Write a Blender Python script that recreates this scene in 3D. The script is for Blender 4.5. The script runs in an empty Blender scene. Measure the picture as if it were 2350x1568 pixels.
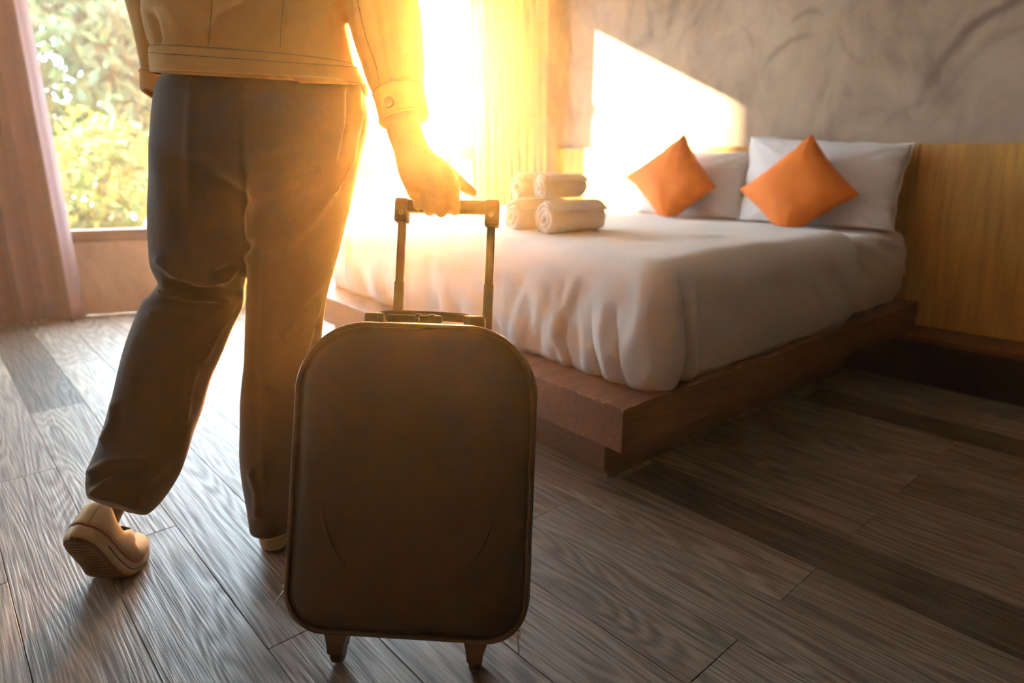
import bpy, bmesh, math, random
import numpy as np
from mathutils import Vector, Matrix, noise

# ------------------------------------------------------------------ camera, sky, sun, exposure
S = bpy.context.scene
COL = S.collection
FPX, CAMH = 1500.0, 0.85
TH, YAW = math.atan(424 / 1500), math.radians(48.1)
FW = np.array([math.cos(YAW) * math.cos(TH), math.sin(YAW) * math.cos(TH), -math.sin(TH)])
RT = np.array([math.sin(YAW), -math.cos(YAW), 0.0])
UP = np.cross(RT, FW)
CAM = np.array([0, 0, CAMH])
cd = bpy.data.cameras.new('camera')
cam = bpy.data.objects.new('camera', cd)
COL.objects.link(cam)
cam.matrix_world = Matrix(((RT[0], UP[0], -FW[0], 0), (RT[1], UP[1], -FW[1], 0), (RT[2], UP[2], -FW[2], CAMH), (0, 0, 0, 1)))
cd.sensor_width = 36
cd.lens = 36 * FPX / 2350
cd.clip_start = 0.02
cd.dof.use_dof = True
cd.dof.focus_distance = 1.15
cd.dof.aperture_fstop = 2.5
S.camera = cam
S.view_settings.view_transform = 'Standard'
S.view_settings.look = 'None'
S.view_settings.gamma = 1
S.view_settings.exposure = 1.4
S.view_settings.use_curve_mapping = False
cy = S.cycles
cy.use_denoising = True
cy.max_bounces = 6
cy.diffuse_bounces = 3
cy.glossy_bounces = 3
cy.transmission_bounces = 4
cy.transparent_max_bounces = 8
cy.volume_bounces = 0
cy.sample_clamp_indirect = 4
cy.caustics_reflective = False
cy.caustics_refractive = False


def place(px, py, depth):
    """world point seen at that pixel of the 2350 frame, depth metres along the optical axis"""
    return CAM + (FW + RT * (px - 1175) / FPX - UP * (py - 784) / FPX) * depth


def project(p):
    q = np.asarray(p) - CAM
    z = q @ FW
    return np.stack([1175 + FPX * (q @ RT) / z, 784 - FPX * (q @ UP) / z, z], -1)


GLARE = FW + RT * (1065 - 1175) / FPX - UP * (205 - 784) / FPX
GLARE = GLARE / np.linalg.norm(GLARE)
SKY_LOW, SKY_HIGH = (0.26, 0.32, 0.37), (0.66, 0.86, 1.0)
SKY_STRENGTH = 20.0
GLARE_COL, GLARE_STR, GLARE_W = (1.0, 0.37, 0.06), 3400.0, 5.2
w = bpy.data.worlds.new('world')
S.world = w
w.use_nodes = True
nt = w.node_tree
nt.nodes.clear()
N = nt.nodes.new
L = nt.links.new
out = N('ShaderNodeOutputWorld')
tc = N('ShaderNodeTexCoord')
sep = N('ShaderNodeSeparateXYZ')
L(tc.outputs['Generated'], sep.inputs[0])
ramp = N('ShaderNodeValToRGB')
ramp.color_ramp.elements[0].color = (*SKY_LOW, 1)
ramp.color_ramp.elements[0].position = 0.0
ramp.color_ramp.elements[1].color = (*SKY_HIGH, 1)
ramp.color_ramp.elements[1].position = 1.0
L(sep.outputs[2], ramp.inputs[0])
bg = N('ShaderNodeBackground')
bg.inputs[1].default_value = SKY_STRENGTH
L(ramp.outputs[0], bg.inputs[0])
dot = N('ShaderNodeVectorMath')
dot.operation = 'DOT_PRODUCT'
L(tc.outputs['Generated'], dot.inputs[0])
dot.inputs[1].default_value = tuple(GLARE)


def wm(op, a, b):
    n = N('ShaderNodeMath')
    n.operation = op
    for i, v in enumerate((a, b)):
        if v is None:
            continue
        if isinstance(v, (int, float)):
            n.inputs[i].default_value = v
        else:
            L(v, n.inputs[i])
    return n.outputs[0]


# warm glow added to light the room haze: exp((cos-1)/s) around the low bright spot seen through the window
k = 1 / (1 - math.cos(math.radians(GLARE_W)))
e = wm('MULTIPLY', wm('SUBTRACT', dot.outputs['Value'], 1.0), k)
lobe = wm('MULTIPLY', wm('EXPONENT', e, None), GLARE_STR)
bg2 = N('ShaderNodeBackground')
bg2.inputs[0].default_value = (*GLARE_COL, 1)
L(lobe, bg2.inputs[1])
add = N('ShaderNodeAddShader')
L(bg.outputs[0], add.inputs[0])
L(bg2.outputs[0], add.inputs[1])
L(add.outputs[0], out.inputs[0])
w.cycles.sampling_method = 'MANUAL'
w.cycles.sample_map_resolution = 1024

sd = bpy.data.lights.new('sun', 'SUN')
sd.energy = 42
sd.color = (1.0, 0.76, 0.44)
sd.angle = math.radians(0.8)
sun = bpy.data.objects.new('sun', sd)
COL.objects.link(sun)
SUND = Vector((0.59, -1.0, -0.361))
sun.rotation_euler = SUND.to_track_quat('-Z', 'Y').to_euler()
sun.location = (-2, 8, 5)


# ------------------------------------------------------------------ materials
def mat(name, col, rough=0.6, metal=0.0, var=None, vscale=8, vstretch=(1, 1, 1), bump=None, bscale=200, sheen=0, spec=0.5,
        transl=0.0, coat=0.0, objcol=False, detail=4, bdist=0.002, distort=0.0):
    m = bpy.data.materials.new(name)
    m.use_nodes = True
    t = m.node_tree
    b = t.nodes['Principled BSDF']
    b.inputs['Roughness'].default_value = rough
    b.inputs['Metallic'].default_value = metal
    b.inputs['Specular IOR Level'].default_value = spec
    if sheen:
        b.inputs['Sheen Weight'].default_value = sheen
        b.inputs['Sheen Roughness'].default_value = 0.4
    if coat:
        b.inputs['Coat Weight'].default_value = coat
        b.inputs['Coat Roughness'].default_value = 0.15
    tcn = t.nodes.new('ShaderNodeTexCoord')
    mp = t.nodes.new('ShaderNodeMapping')
    mp.inputs['Scale'].default_value = vstretch
    t.links.new(tcn.outputs['Object'], mp.inputs[0])
    src = None
    if var is not None:
        nz = t.nodes.new('ShaderNodeTexNoise')
        nz.inputs['Scale'].default_value = vscale
        nz.inputs['Detail'].default_value = detail
        nz.inputs['Distortion'].default_value = distort
        t.links.new(mp.outputs[0], nz.inputs[0])
        r = t.nodes.new('ShaderNodeValToRGB')
        r.color_ramp.elements[0].color = (*col, 1)
        r.color_ramp.elements[1].color = (*var, 1)
        r.color_ramp.elements[0].position = 0.32
        r.color_ramp.elements[1].position = 0.68
        t.links.new(nz.outputs[0], r.inputs[0])
        src = r.outputs[0]
    if objcol:
        oi = t.nodes.new('ShaderNodeObjectInfo')
        mx = t.nodes.new('ShaderNodeMix')
        mx.data_type = 'RGBA'
        mx.blend_type = 'MULTIPLY'
        mx.inputs[0].default_value = 1
        if src:
            t.links.new(src, mx.inputs[6])
        else:
            mx.inputs[6].default_value = (*col, 1)
        t.links.new(oi.outputs['Color'], mx.inputs[7])
        src = mx.outputs[2]
    if src:
        t.links.new(src, b.inputs['Base Color'])
    else:
        b.inputs['Base Color'].default_value = (*col, 1)
    if bump:
        nb = t.nodes.new('ShaderNodeTexNoise')
        nb.inputs['Scale'].default_value = bscale
        nb.inputs['Detail'].default_value = 3
        t.links.new(tcn.outputs['Object'], nb.inputs[0])
        bn = t.nodes.new('ShaderNodeBump')
        bn.inputs['Strength'].default_value = bump
        bn.inputs['Distance'].default_value = bdist
        t.links.new(nb.outputs[0], bn.inputs['Height'])
        t.links.new(bn.outputs[0], b.inputs['Normal'])
    if transl:
        tr = t.nodes.new('ShaderNodeBsdfTranslucent')
        if src:
            t.links.new(src, tr.inputs[0])
        else:
            tr.inputs[0].default_value = (*col, 1)
        ms = t.nodes.new('ShaderNodeMixShader')
        ms.inputs[0].default_value = transl
        o = t.nodes['Material Output']
        t.links.new(b.outputs[0], ms.inputs[1])
        t.links.new(tr.outputs[0], ms.inputs[2])
        t.links.new(ms.outputs[0], o.inputs[0])
    return m


def wood_mat(name, dark, light, rough, axis=1, scale=1.0, objcol=False, bump=0.3, coat=0.0, groove=1.0, wscale=1.0):
    """wood: long grain along one axis; wave bands bent by noise for cathedral figure, fine pores"""
    m = bpy.data.materials.new(name)
    m.use_nodes = True
    t = m.node_tree
    n = t.nodes.new
    l = t.links.new
    b = t.nodes['Principled BSDF']
    tcn = n('ShaderNodeTexCoord')
    oi = n('ShaderNodeObjectInfo')
    off = n('ShaderNodeVectorMath')
    off.operation = 'ADD'
    sc = n('ShaderNodeVectorMath')
    sc.operation = 'SCALE'
    cmb = n('ShaderNodeCombineXYZ')
    l(oi.outputs['Random'], cmb.inputs[0])
    l(oi.outputs['Random'], cmb.inputs[1])
    l(oi.outputs['Random'], cmb.inputs[2])
    l(cmb.outputs[0], sc.inputs[0])
    sc.inputs[3].default_value = 37.0 if objcol else 0.0
    l(tcn.outputs['Object'], off.inputs[0])
    l(sc.outputs[0], off.inputs[1])

    def mapped(stretch):
        mp = n('ShaderNodeMapping')
        v = [1.0, 1.0, 1.0]
        v[axis] = stretch
        mp.inputs['Scale'].default_value = v
        l(off.outputs[0], mp.inputs[0])
        return mp.outputs[0]

    big = n('ShaderNodeTexNoise')
    big.inputs['Scale'].default_value = 5.5 * scale * wscale
    big.inputs['Detail'].default_value = 2
    big.inputs['Distortion'].default_value = 0.4
    l(mapped(0.10), big.inputs[0])
    rings = n('ShaderNodeMath')
    rings.operation = 'MULTIPLY'
    rings.inputs[1].default_value = 34.0
    l(big.outputs[0], rings.inputs[0])
    sn = n('ShaderNodeMath')
    sn.operation = 'SINE'
    fine0 = n('ShaderNodeTexNoise')
    fine0.inputs['Scale'].default_value = 60 * scale
    fine0.inputs['Detail'].default_value = 3
    l(mapped(0.05), fine0.inputs[0])
    addn = n('ShaderNodeMath')
    addn.operation = 'MULTIPLY_ADD'
    addn.inputs[1].default_value = 3.0
    l(fine0.outputs[0], addn.inputs[0])
    mul6 = n('ShaderNodeMath')
    mul6.operation = 'MULTIPLY'
    mul6.inputs[1].default_value = 6.28 * 0.8
    l(rings.outputs[0], mul6.inputs[0])
    l(mul6.outputs[0], addn.inputs[2])
    l(addn.outputs[0], sn.inputs[0])
    pores = n('ShaderNodeTexNoise')
    pores.inputs['Scale'].default_value = 260 * scale
    pores.inputs['Detail'].default_value = 2
    l(mapped(0.03), pores.inputs[0])
    mixv = n('ShaderNodeMath')
    mixv.operation = 'MULTIPLY_ADD'
    mixv.inputs[1].default_value = 0.13 * groove
    l(sn.outputs[0], mixv.inputs[0])
    l(pores.outputs[0], mixv.inputs[2])
    mixw = n('ShaderNodeMath')
    mixw.operation = 'MULTIPLY_ADD'
    mixw.inputs[1].default_value = 0.5
    l(fine0.outputs[0], mixw.inputs[0])
    l(mixv.outputs[0], mixw.inputs[2])
    r = n('ShaderNodeValToRGB')
    r.color_ramp.elements[0].color = (*dark, 1)
    r.color_ramp.elements[1].color = (*light, 1)
    r.color_ramp.elements[0].position = 0.52
    r.color_ramp.elements[1].position = 0.98
    l(mixw.outputs[0], r.inputs[0])
    src = r.outputs[0]
    if objcol:
        mx = n('ShaderNodeMix')
        mx.data_type = 'RGBA'
        mx.blend_type = 'MULTIPLY'
        mx.inputs[0].default_value = 1
        l(src, mx.inputs[6])
        l(oi.outputs['Color'], mx.inputs[7])
        src = mx.outputs[2]
    l(src, b.inputs['Base Color'])
    rr = n('ShaderNodeMapRange')
    rr.inputs[1].default_value = 0.5
    rr.inputs[2].default_value = 1.0
    rr.inputs[3].default_value = rough + 0.12
    rr.inputs[4].default_value = rough - 0.06
    l(mixw.outputs[0], rr.inputs[0])
    l(rr.outputs[0], b.inputs['Roughness'])
    bn = n('ShaderNodeBump')
    bn.inputs['Strength'].default_value = bump
    bn.inputs['Distance'].default_value = 0.0015
    l(mixw.outputs[0], bn.inputs['Height'])
    l(bn.outputs[0], b.inputs['Normal'])
    if coat:
        b.inputs['Coat Weight'].default_value = coat
        b.inputs['Coat Roughness'].default_value = 0.2
    return m


M = {}
M['floor'] = wood_mat('floor_vinyl', (0.10, 0.077, 0.057), (0.32, 0.255, 0.20), 0.44, axis=1, objcol=True, bump=0.9)
M['subfloor'] = mat('subfloor', (0.02, 0.016, 0.013), 0.8)
M['headboard'] = wood_mat('oak_veneer', (0.52, 0.26, 0.05), (0.74, 0.40, 0.085), 0.42, axis=2, scale=0.7, bump=0.05, groove=0.8, wscale=0.45)
M['platform'] = wood_mat('stained_wood', (0.11, 0.040, 0.014), (0.19, 0.075, 0.026), 0.40, axis=0, bump=0.1, coat=0.15, groove=0.5)
M['raw_wood'] = mat('chipped_edge', (0.55, 0.36, 0.2), 0.6, var=(0.3, 0.17, 0.08), vscale=60)
M['ledge_shade'] = mat('shaded_ledge', (0.012, 0.007, 0.006), 0.5)  # shadow on the ledge front put into a near-black colour
M['linen'] = mat('white_linen', (0.82, 0.76, 0.72), 0.75, bump=0.25, bscale=400, sheen=0.25, bdist=0.0008, transl=0.06)
M['sheet'] = mat('white_sheet', (0.83, 0.77, 0.74), 0.7, bump=0.15, bscale=300, sheen=0.2, bdist=0.0008)
M['pillow'] = mat('white_pillowcase', (0.85, 0.80, 0.79), 0.7, bump=0.15, bscale=300, sheen=0.2, bdist=0.0008)
M['orange'] = mat('orange_cotton', (0.86, 0.20, 0.002), 0.75, var=(0.78, 0.16, 0.002), vscale=12, bump=0.35, bscale=350, sheen=0.3, bdist=0.001)
M['towel'] = mat('terry_towel', (0.86, 0.82, 0.76), 0.95, bump=0.9, bscale=260, sheen=0.6, bdist=0.003)
M['curtain'] = mat('mauve_curtain', (0.13, 0.08, 0.088), 0.85, sheen=0.2, bump=0.2, bscale=500, transl=0.03)
M['curtain_backlit'] = mat('backlit_curtain', (0.62, 0.52, 0.38), 0.8, sheen=0.3, bump=0.15, bscale=400, transl=0.4)  # same mauve fabric, with the backlight put into a paler base colour
M['frame'] = mat('window_frame', (0.045, 0.03, 0.028), 0.4, metal=0.2)
M['track'] = mat('curtain_track', (0.75, 0.74, 0.72), 0.4)
M['ceiling'] = mat('ceiling_paint', (0.7, 0.68, 0.64), 0.8, var=(0.66, 0.64, 0.6), vscale=3)
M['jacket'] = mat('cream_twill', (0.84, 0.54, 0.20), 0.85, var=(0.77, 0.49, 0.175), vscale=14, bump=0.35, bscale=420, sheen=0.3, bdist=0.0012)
M['stitch'] = mat('seam_thread', (0.50, 0.38, 0.22), 0.8, bump=0.3, bscale=500)
M['button'] = mat('brown_button', (0.30, 0.17, 0.075), 0.4, var=(0.24, 0.13, 0.06), vscale=40)
M['trousers'] = mat('navy_wool', (0.026, 0.019, 0.016), 0.75, var=(0.034, 0.025, 0.021), vscale=160, bump=0.3, bscale=700, sheen=0.35, bdist=0.0006)
M['skin'] = mat('skin', (0.56, 0.34, 0.22), 0.5, var=(0.50, 0.28, 0.17), vscale=25, bump=0.15, bscale=300, bdist=0.0006)
M['nail'] = mat('fingernail', (0.70, 0.48, 0.38), 0.3)
M['hair'] = mat('dark_hair', (0.02, 0.014, 0.01), 0.5, bump=0.6, bscale=150)
M['canvas'] = mat('cream_canvas', (0.60, 0.44, 0.25), 0.85, var=(0.52, 0.38, 0.21), vscale=25, bump=0.35, bscale=600, bdist=0.0008)
M['rubber'] = mat('cream_rubber', (0.62, 0.45, 0.26), 0.5, var=(0.48, 0.34, 0.19), vscale=20)
M['outsole'] = mat('worn_outsole', (0.10, 0.065, 0.04), 0.7, var=(0.06, 0.04, 0.025), vscale=30, bump=0.8, bscale=90, bdist=0.004)
M['red'] = mat('red_stripe', (0.22, 0.012, 0.015), 0.5)
M['navy'] = mat('navy_stripe', (0.012, 0.016, 0.04), 0.5)
M['sock'] = mat('black_sock', (0.01, 0.011, 0.014), 0.9, bump=0.4, bscale=300)
M['case'] = mat('black_nylon', (0.015, 0.010, 0.008), 0.5, var=(0.020, 0.014, 0.011), vscale=300, bump=0.5, bscale=900, sheen=0.15, bdist=0.0006)
M['piping'] = mat('black_piping', (0.03, 0.02, 0.018), 0.3, coat=0.3)
M['plastic'] = mat('black_plastic', (0.02, 0.017, 0.016), 0.35)
M['tube'] = mat('grey_aluminium', (0.10, 0.09, 0.085), 0.35, metal=0.8)
M['steel'] = mat('bright_steel', (0.65, 0.62, 0.58), 0.25, metal=1.0)
M['bark'] = mat('bark', (0.09, 0.065, 0.045), 0.9, var=(0.05, 0.036, 0.026), vscale=20, bump=0.8, bscale=40, bdist=0.01)
M['leaf'] = mat('green_leaf', (0.022, 0.058, 0.02), 0.55, var=(0.05, 0.085, 0.02), vscale=3.0, transl=0.45)
M['leaf_yellow'] = mat('yellow_leaf', (0.045, 0.085, 0.012), 0.55, var=(0.13, 0.10, 0.014), vscale=3.0, transl=0.45)
M['leaf_dark'] = mat('blue_green_leaf', (0.016, 0.038, 0.022), 0.55, var=(0.035, 0.055, 0.025), vscale=2.5, transl=0.4)
M['ground'] = mat('pale_ground', (0.50, 0.47, 0.42), 0.9, var=(0.40, 0.38, 0.32), vscale=1.5, bump=0.4, bscale=20)
M['orange_wood'] = mat('orange_timber', (0.62, 0.26, 0.08), 0.7, var=(0.52, 0.2, 0.06), vscale=12)
M['render'] = mat('white_render', (0.72, 0.70, 0.68), 0.85, var=(0.66, 0.64, 0.62), vscale=5)


def wall_pt(px, py, X=2.97):
    d = place(px, py, 1.0) - CAM
    q = CAM + d * X / d[0]
    return (q[1], q[2])


ARCS = [([wall_pt(2400, -30), wall_pt(2225, 70), wall_pt(2110, 240)], 0.022, 0.75), ([wall_pt(1765, 136), wall_pt(1800, 103), wall_pt(1870, 80)], 0.014, 0.55),
        ([wall_pt(1820, 45), wall_pt(1850, 26), wall_pt(1890, 30)], 0.014, 0.5), ([wall_pt(1985, 150), wall_pt(1945, 120), wall_pt(1930, 70)], 0.012, 0.3),
        ([wall_pt(2350, 60), wall_pt(2270, 95), wall_pt(2215, 150)], 0.018, 0.35), ([wall_pt(1700, 60), wall_pt(1722, 90), wall_pt(1726, 140)], 0.01, 0.3),
        ([wall_pt(2180, 230), wall_pt(2080, 250), wall_pt(2020, 290)], 0.02, 0.25)]


def plaster_mat():
    """polished cement plaster: cloudy tone, trowel arcs"""
    m = bpy.data.materials.new('cement_plaster')
    m.use_nodes = True
    t = m.node_tree
    n = t.nodes.new
    l = t.links.new
    b = t.nodes['Principled BSDF']
    tcn = n('ShaderNodeTexCoord')
    a = n('ShaderNodeTexNoise')
    a.inputs['Scale'].default_value = 1.7
    a.inputs['Detail'].default_value = 7
    a.inputs['Roughness'].default_value = 0.62
    a.inputs['Distortion'].default_value = 0.9
    l(tcn.outputs['Object'], a.inputs[0])
    c = n('ShaderNodeTexNoise')
    c.inputs['Scale'].default_value = 5.0
    c.inputs['Detail'].default_value = 5
    c.inputs['Distortion'].default_value = 2.4
    mp = n('ShaderNodeMapping')
    mp.inputs['Scale'].default_value = (1, 1.0, 0.55)
    mp.inputs['Rotation'].default_value = (0.7, 0, 0)
    l(tcn.outputs['Object'], mp.inputs[0])
    l(mp.outputs[0], c.inputs[0])
    mx = n('ShaderNodeMath')
    mx.operation = 'MULTIPLY_ADD'
    mx.inputs[1].default_value = 0.55
    l(c.outputs[0], mx.inputs[0])
    l(a.outputs[0], mx.inputs[2])
    r = n('ShaderNodeValToRGB')
    r.color_ramp.elements[0].color = (0.21, 0.155, 0.11, 1)
    r.color_ramp.elements[0].position = 0.52
    r.color_ramp.elements[1].color = (0.54, 0.41, 0.29, 1)
    r.color_ramp.elements[1].position = 0.98
    el = r.color_ramp.elements.new(0.72)
    el.color = (0.38, 0.285, 0.20, 1)
    l(mx.outputs[0], r.inputs[0])
    # trowel arcs left in the cement: soft dark strokes along circles through three wall points (y, z)
    sp = n('ShaderNodeSeparateXYZ')
    nzw = n('ShaderNodeTexNoise')
    nzw.inputs['Scale'].default_value = 9
    nzw.inputs['Detail'].default_value = 3
    l(tcn.outputs['Object'], nzw.inputs[0])
    l(tcn.outputs['Object'], sp.inputs[0])

    def mt(op, a_, b_=None, c_=None):
        q = n('ShaderNodeMath')
        q.operation = op
        for i_, v_ in enumerate((a_, b_, c_)):
            if v_ is None:
                continue
            if isinstance(v_, (int, float)):
                q.inputs[i_].default_value = float(v_)
            else:
                l(v_, q.inputs[i_])
        return q.outputs[0]

    total = None
    for pts, wdt, amt in ARCS:
        (x1, y1), (x2, y2), (x3, y3) = pts
        A = np.array([[2 * (x2 - x1), 2 * (y2 - y1)], [2 * (x3 - x1), 2 * (y3 - y1)]])
        Bv = np.array([x2 ** 2 - x1 ** 2 + y2 ** 2 - y1 ** 2, x3 ** 2 - x1 ** 2 + y3 ** 2 - y1 ** 2])
        cx, cz = np.linalg.solve(A, Bv)
        R_ = math.hypot(x1 - cx, y1 - cz)
        dy = mt('SUBTRACT', sp.outputs[1], cx)
        dz = mt('SUBTRACT', sp.outputs[2], cz)
        rr_ = mt('SQRT', mt('ADD', mt('MULTIPLY', dy, dy), mt('MULTIPLY', dz, dz)))
        dd = mt('DIVIDE', mt('ADD', mt('SUBTRACT', rr_, R_), mt('MULTIPLY_ADD', nzw.outputs[0], wdt * 2.2, -wdt * 1.1)), wdt)
        g_ = mt('EXPONENT', mt('MULTIPLY', mt('MULTIPLY', dd, dd), -1.0))
        my, mz = x2, y2
        half = math.hypot(x3 - x1, y3 - y1) / 2
        ey = mt('DIVIDE', mt('SUBTRACT', sp.outputs[1], my), half)
        ez = mt('DIVIDE', mt('SUBTRACT', sp.outputs[2], mz), half)
        e2 = mt('ADD', mt('MULTIPLY', ey, ey), mt('MULTIPLY', ez, ez))
        win_ = mt('EXPONENT', mt('MULTIPLY', mt('MULTIPLY', e2, e2), -0.7))
        v_ = mt('MULTIPLY', mt('MULTIPLY', g_, win_), amt)
        total = v_ if total is None else mt('ADD', total, v_)
    mxa = n('ShaderNodeMix')
    mxa.data_type = 'RGBA'
    l(total, mxa.inputs[0])
    l(r.outputs[0], mxa.inputs[6])
    mxa.inputs[7].default_value = (0.13, 0.09, 0.07, 1)
    l(mxa.outputs[2], b.inputs['Base Color'])
    b.inputs['Roughness'].default_value = 0.55
    bn = n('ShaderNodeBump')
    bn.inputs['Strength'].default_value = 0.25
    bn.inputs['Distance'].default_value = 0.01
    l(mx.outputs[0], bn.inputs['Height'])
    l(bn.outputs[0], b.inputs['Normal'])
    return m


M['plaster'] = plaster_mat()
M['swirl'] = mat('dark_trowel_mark', (0.13, 0.095, 0.075), 0.55, var=(0.19, 0.15, 0.115), vscale=6, distort=1.0)


def glass_mat():
    m = bpy.data.materials.new('window_glass')
    m.use_nodes = True
    t = m.node_tree
    t.nodes.remove(t.nodes['Principled BSDF'])
    tr = t.nodes.new('ShaderNodeBsdfTransparent')
    tr.inputs[0].default_value = (0.97, 0.98, 0.98, 1)
    gl = t.nodes.new('ShaderNodeBsdfGlossy')
    gl.inputs['Roughness'].default_value = 0.032
    ms = t.nodes.new('ShaderNodeMixShader')
    ms.inputs[0].default_value = 0.05
    t.links.new(tr.outputs[0], ms.inputs[1])
    t.links.new(gl.outputs[0], ms.inputs[2])
    t.links.new(ms.outputs[0], t.nodes['Material Output'].inputs[0])
    return m


M['glass'] = glass_mat()


# ------------------------------------------------------------------ helpers
def mesh_obj(name, verts, faces, m, parent=None, smooth=True, label=None, cat=None, group=None, kind=None):
    me = bpy.data.meshes.new(name)
    me.from_pydata([tuple(map(float, v)) for v in verts], [], [tuple(f) for f in faces])
    me.update()
    if smooth:
        me.polygons.foreach_set('use_smooth', [True] * len(me.polygons))
    me.materials.append(M[m] if isinstance(m, str) else m)
    o = bpy.data.objects.new(name, me)
    COL.objects.link(o)
    if parent:
        o.parent = parent
    tag(o, label, cat, group, kind)
    return o


def tag(o, label=None, cat=None, group=None, kind=None):
    if label: o['label'] = label
    if cat: o['category'] = cat
    if group: o['group'] = group
    if kind: o['kind'] = kind
    return o


def empty(name, loc, label=None, cat=None, group=None, mw=None):
    o = bpy.data.objects.new(name, None)
    COL.objects.link(o)
    if mw is not None:
        o.matrix_world = mw
    else:
        o.location = loc
    o.empty_display_size = 0.1
    return tag(o, label, cat, group)


def bm_obj(name, bm, m, parent=None, smooth=False, **kw):
    me = bpy.data.meshes.new(name)
    bmesh.ops.recalc_face_normals(bm, faces=bm.faces)
    bm.to_mesh(me)
    bm.free()
    if smooth:
        me.polygons.foreach_set('use_smooth', [True] * len(me.polygons))
    me.materials.append(M[m])
    o = bpy.data.objects.new(name, me)
    COL.objects.link(o)
    if parent:
        o.parent = parent
    return tag(o, **kw)


def hull8(pts, bev=0.0, bm=None, seg=2):
    """hexahedron from 4 bottom + 4 top points"""
    own = bm or bmesh.new()
    vs = [own.verts.new(tuple(map(float, p))) for p in pts]
    fs = [own.faces.new([vs[i] for i in f]) for f in ((3, 2, 1, 0), (4, 5, 6, 7), (0, 1, 5, 4), (1, 2, 6, 5), (2, 3, 7, 6), (3, 0, 4, 7))]
    if bev:
        es = list({e for f in fs for e in f.edges})
        bmesh.ops.bevel(own, geom=es, offset=bev, segments=seg, affect='EDGES', profile=0.6)
    return own


def quad_prism(plan, z0, z1, bev=0.0, bm=None, seg=2):
    return hull8([(p[0], p[1], z0) for p in plan] + [(p[0], p[1], z1) for p in plan], bev, bm, seg)


def box(x0, x1, y0, y1, z0, z1, bev=0.0, bm=None, seg=2):
    return quad_prism([(x0, y0), (x1, y0), (x1, y1), (x0, y1)], z0, z1, bev, bm, seg)


def obox(c, ax, ay, az, bev=0.0, bm=None, seg=2):
    """box from centre and three half-axis vectors"""
    c, ax, ay, az = map(np.asarray, (c, ax, ay, az))
    pts = [c + sx * ax + sy * ay + sz * az for sz in (-1, 1) for sx, sy in ((-1, -1), (1, -1), (1, 1), (-1, 1))]
    return hull8(pts, bev, bm, seg)


def unit(v):
    v = np.asarray(v, float)
    return v / (np.linalg.norm(v) + 1e-12)


def tube(path, r, n=8, closed=False, caps=True, flat=None):
    """tube along a path; r scalar or list; returns verts, faces"""
    path = [np.asarray(p, float) for p in path]
    m = len(path)
    rs = [r] * m if np.isscalar(r) else list(r)
    verts, faces = [], []
    ref = None
    for i, p in enumerate(path):
        a = path[(i - 1) % m] if (closed or i > 0) else p
        b = path[(i + 1) % m] if (closed or i < m - 1) else p
        t = unit(b - a)
        if ref is None:
            ref = np.array([0, 0, 1.0]) if abs(t[2]) < 0.9 else np.array([1.0, 0, 0])
        ref = unit(ref - t * (ref @ t))
        s = np.cross(t, ref)
        for k in range(n):
            an = 2 * math.pi * k / n
            verts.append(p + rs[i] * (math.cos(an) * ref + math.sin(an) * s * (flat or 1)))
    for i in range(m if closed else m - 1):
        j = (i + 1) % m
        for k in range(n):
            faces.append((i * n + k, i * n + (k + 1) % n, j * n + (k + 1) % n, j * n + k))
    if caps and not closed:
        faces.append(tuple(range(n - 1, -1, -1)))
        faces.append(tuple((m - 1) * n + k for k in range(n)))
    return verts, faces


def merge(*vf):
    V, F = [], []
    for v, f in vf:
        o = len(V)
        V += list(v)
        F += [tuple(i + o for i in q) for q in f]
    return V, F


def catmull(keys, n):
    """resample rows of numbers by Catmull-Rom, n steps per span"""
    K = np.asarray(keys, float)
    out = []
    for i in range(len(K) - 1):
        p0, p1, p2, p3 = K[max(i - 1, 0)], K[i], K[i + 1], K[min(i + 2, len(K) - 1)]
        for j in range(n):
            t = j / n
            out.append(0.5 * ((2 * p1) + (-p0 + p2) * t + (2 * p0 - 5 * p1 + 4 * p2 - p3) * t * t + (-p0 + 3 * p1 - 3 * p2 + p3) * t ** 3))
    out.append(K[-1])
    return np.array(out)


def loft_rings(rings, caps=True):
    n = len(rings[0])
    V = [p for r in rings for p in r]
    F = []
    for i in range(len(rings) - 1):
        for k in range(n):
            F.append((i * n + k, i * n + (k + 1) % n, (i + 1) * n + (k + 1) % n, (i + 1) * n + k))
    if caps:
        F.append(tuple(range(n - 1, -1, -1)))
        F.append(tuple((len(rings) - 1) * n + k for k in range(n)))
    return V, F


def silhouette_loft(keys, n=40, sub=5, power=2.3, caps=True, grow=0.0, bulge=None):
    """keys: rows (xl, yl, xr, yr, depth, half_thickness): left and right edge seen in the frame, at a real depth.
    Each section is a superellipse in the plane across the limb."""
    K = catmull(keys, sub)
    cen = np.array([place((k[0] + k[2]) / 2, (k[1] + k[3]) / 2, k[4]) for k in K])
    rings = []
    for i, k in enumerate(K):
        a, b = place(k[0], k[1], k[4]), place(k[2], k[3], k[4])
        hw = (b - a) / 2
        t = unit(cen[min(i + 1, len(K) - 1)] - cen[max(i - 1, 0)])
        wv = unit(hw)
        nv = unit(np.cross(wv, t))
        if nv @ FW > 0:
            nv = -nv
        W = np.linalg.norm(hw) + grow
        D = k[5] + grow
        ring = []
        for j in range(n):
            an = 2 * math.pi * j / n
            c, s = math.cos(an), math.sin(an)
            ring.append(cen[i] + wv * W * math.copysign(abs(c) ** (2 / power), c) + nv * D * math.copysign(abs(s) ** (2 / power), s))
        rings.append(ring)
    return loft_rings(rings, caps)


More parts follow.
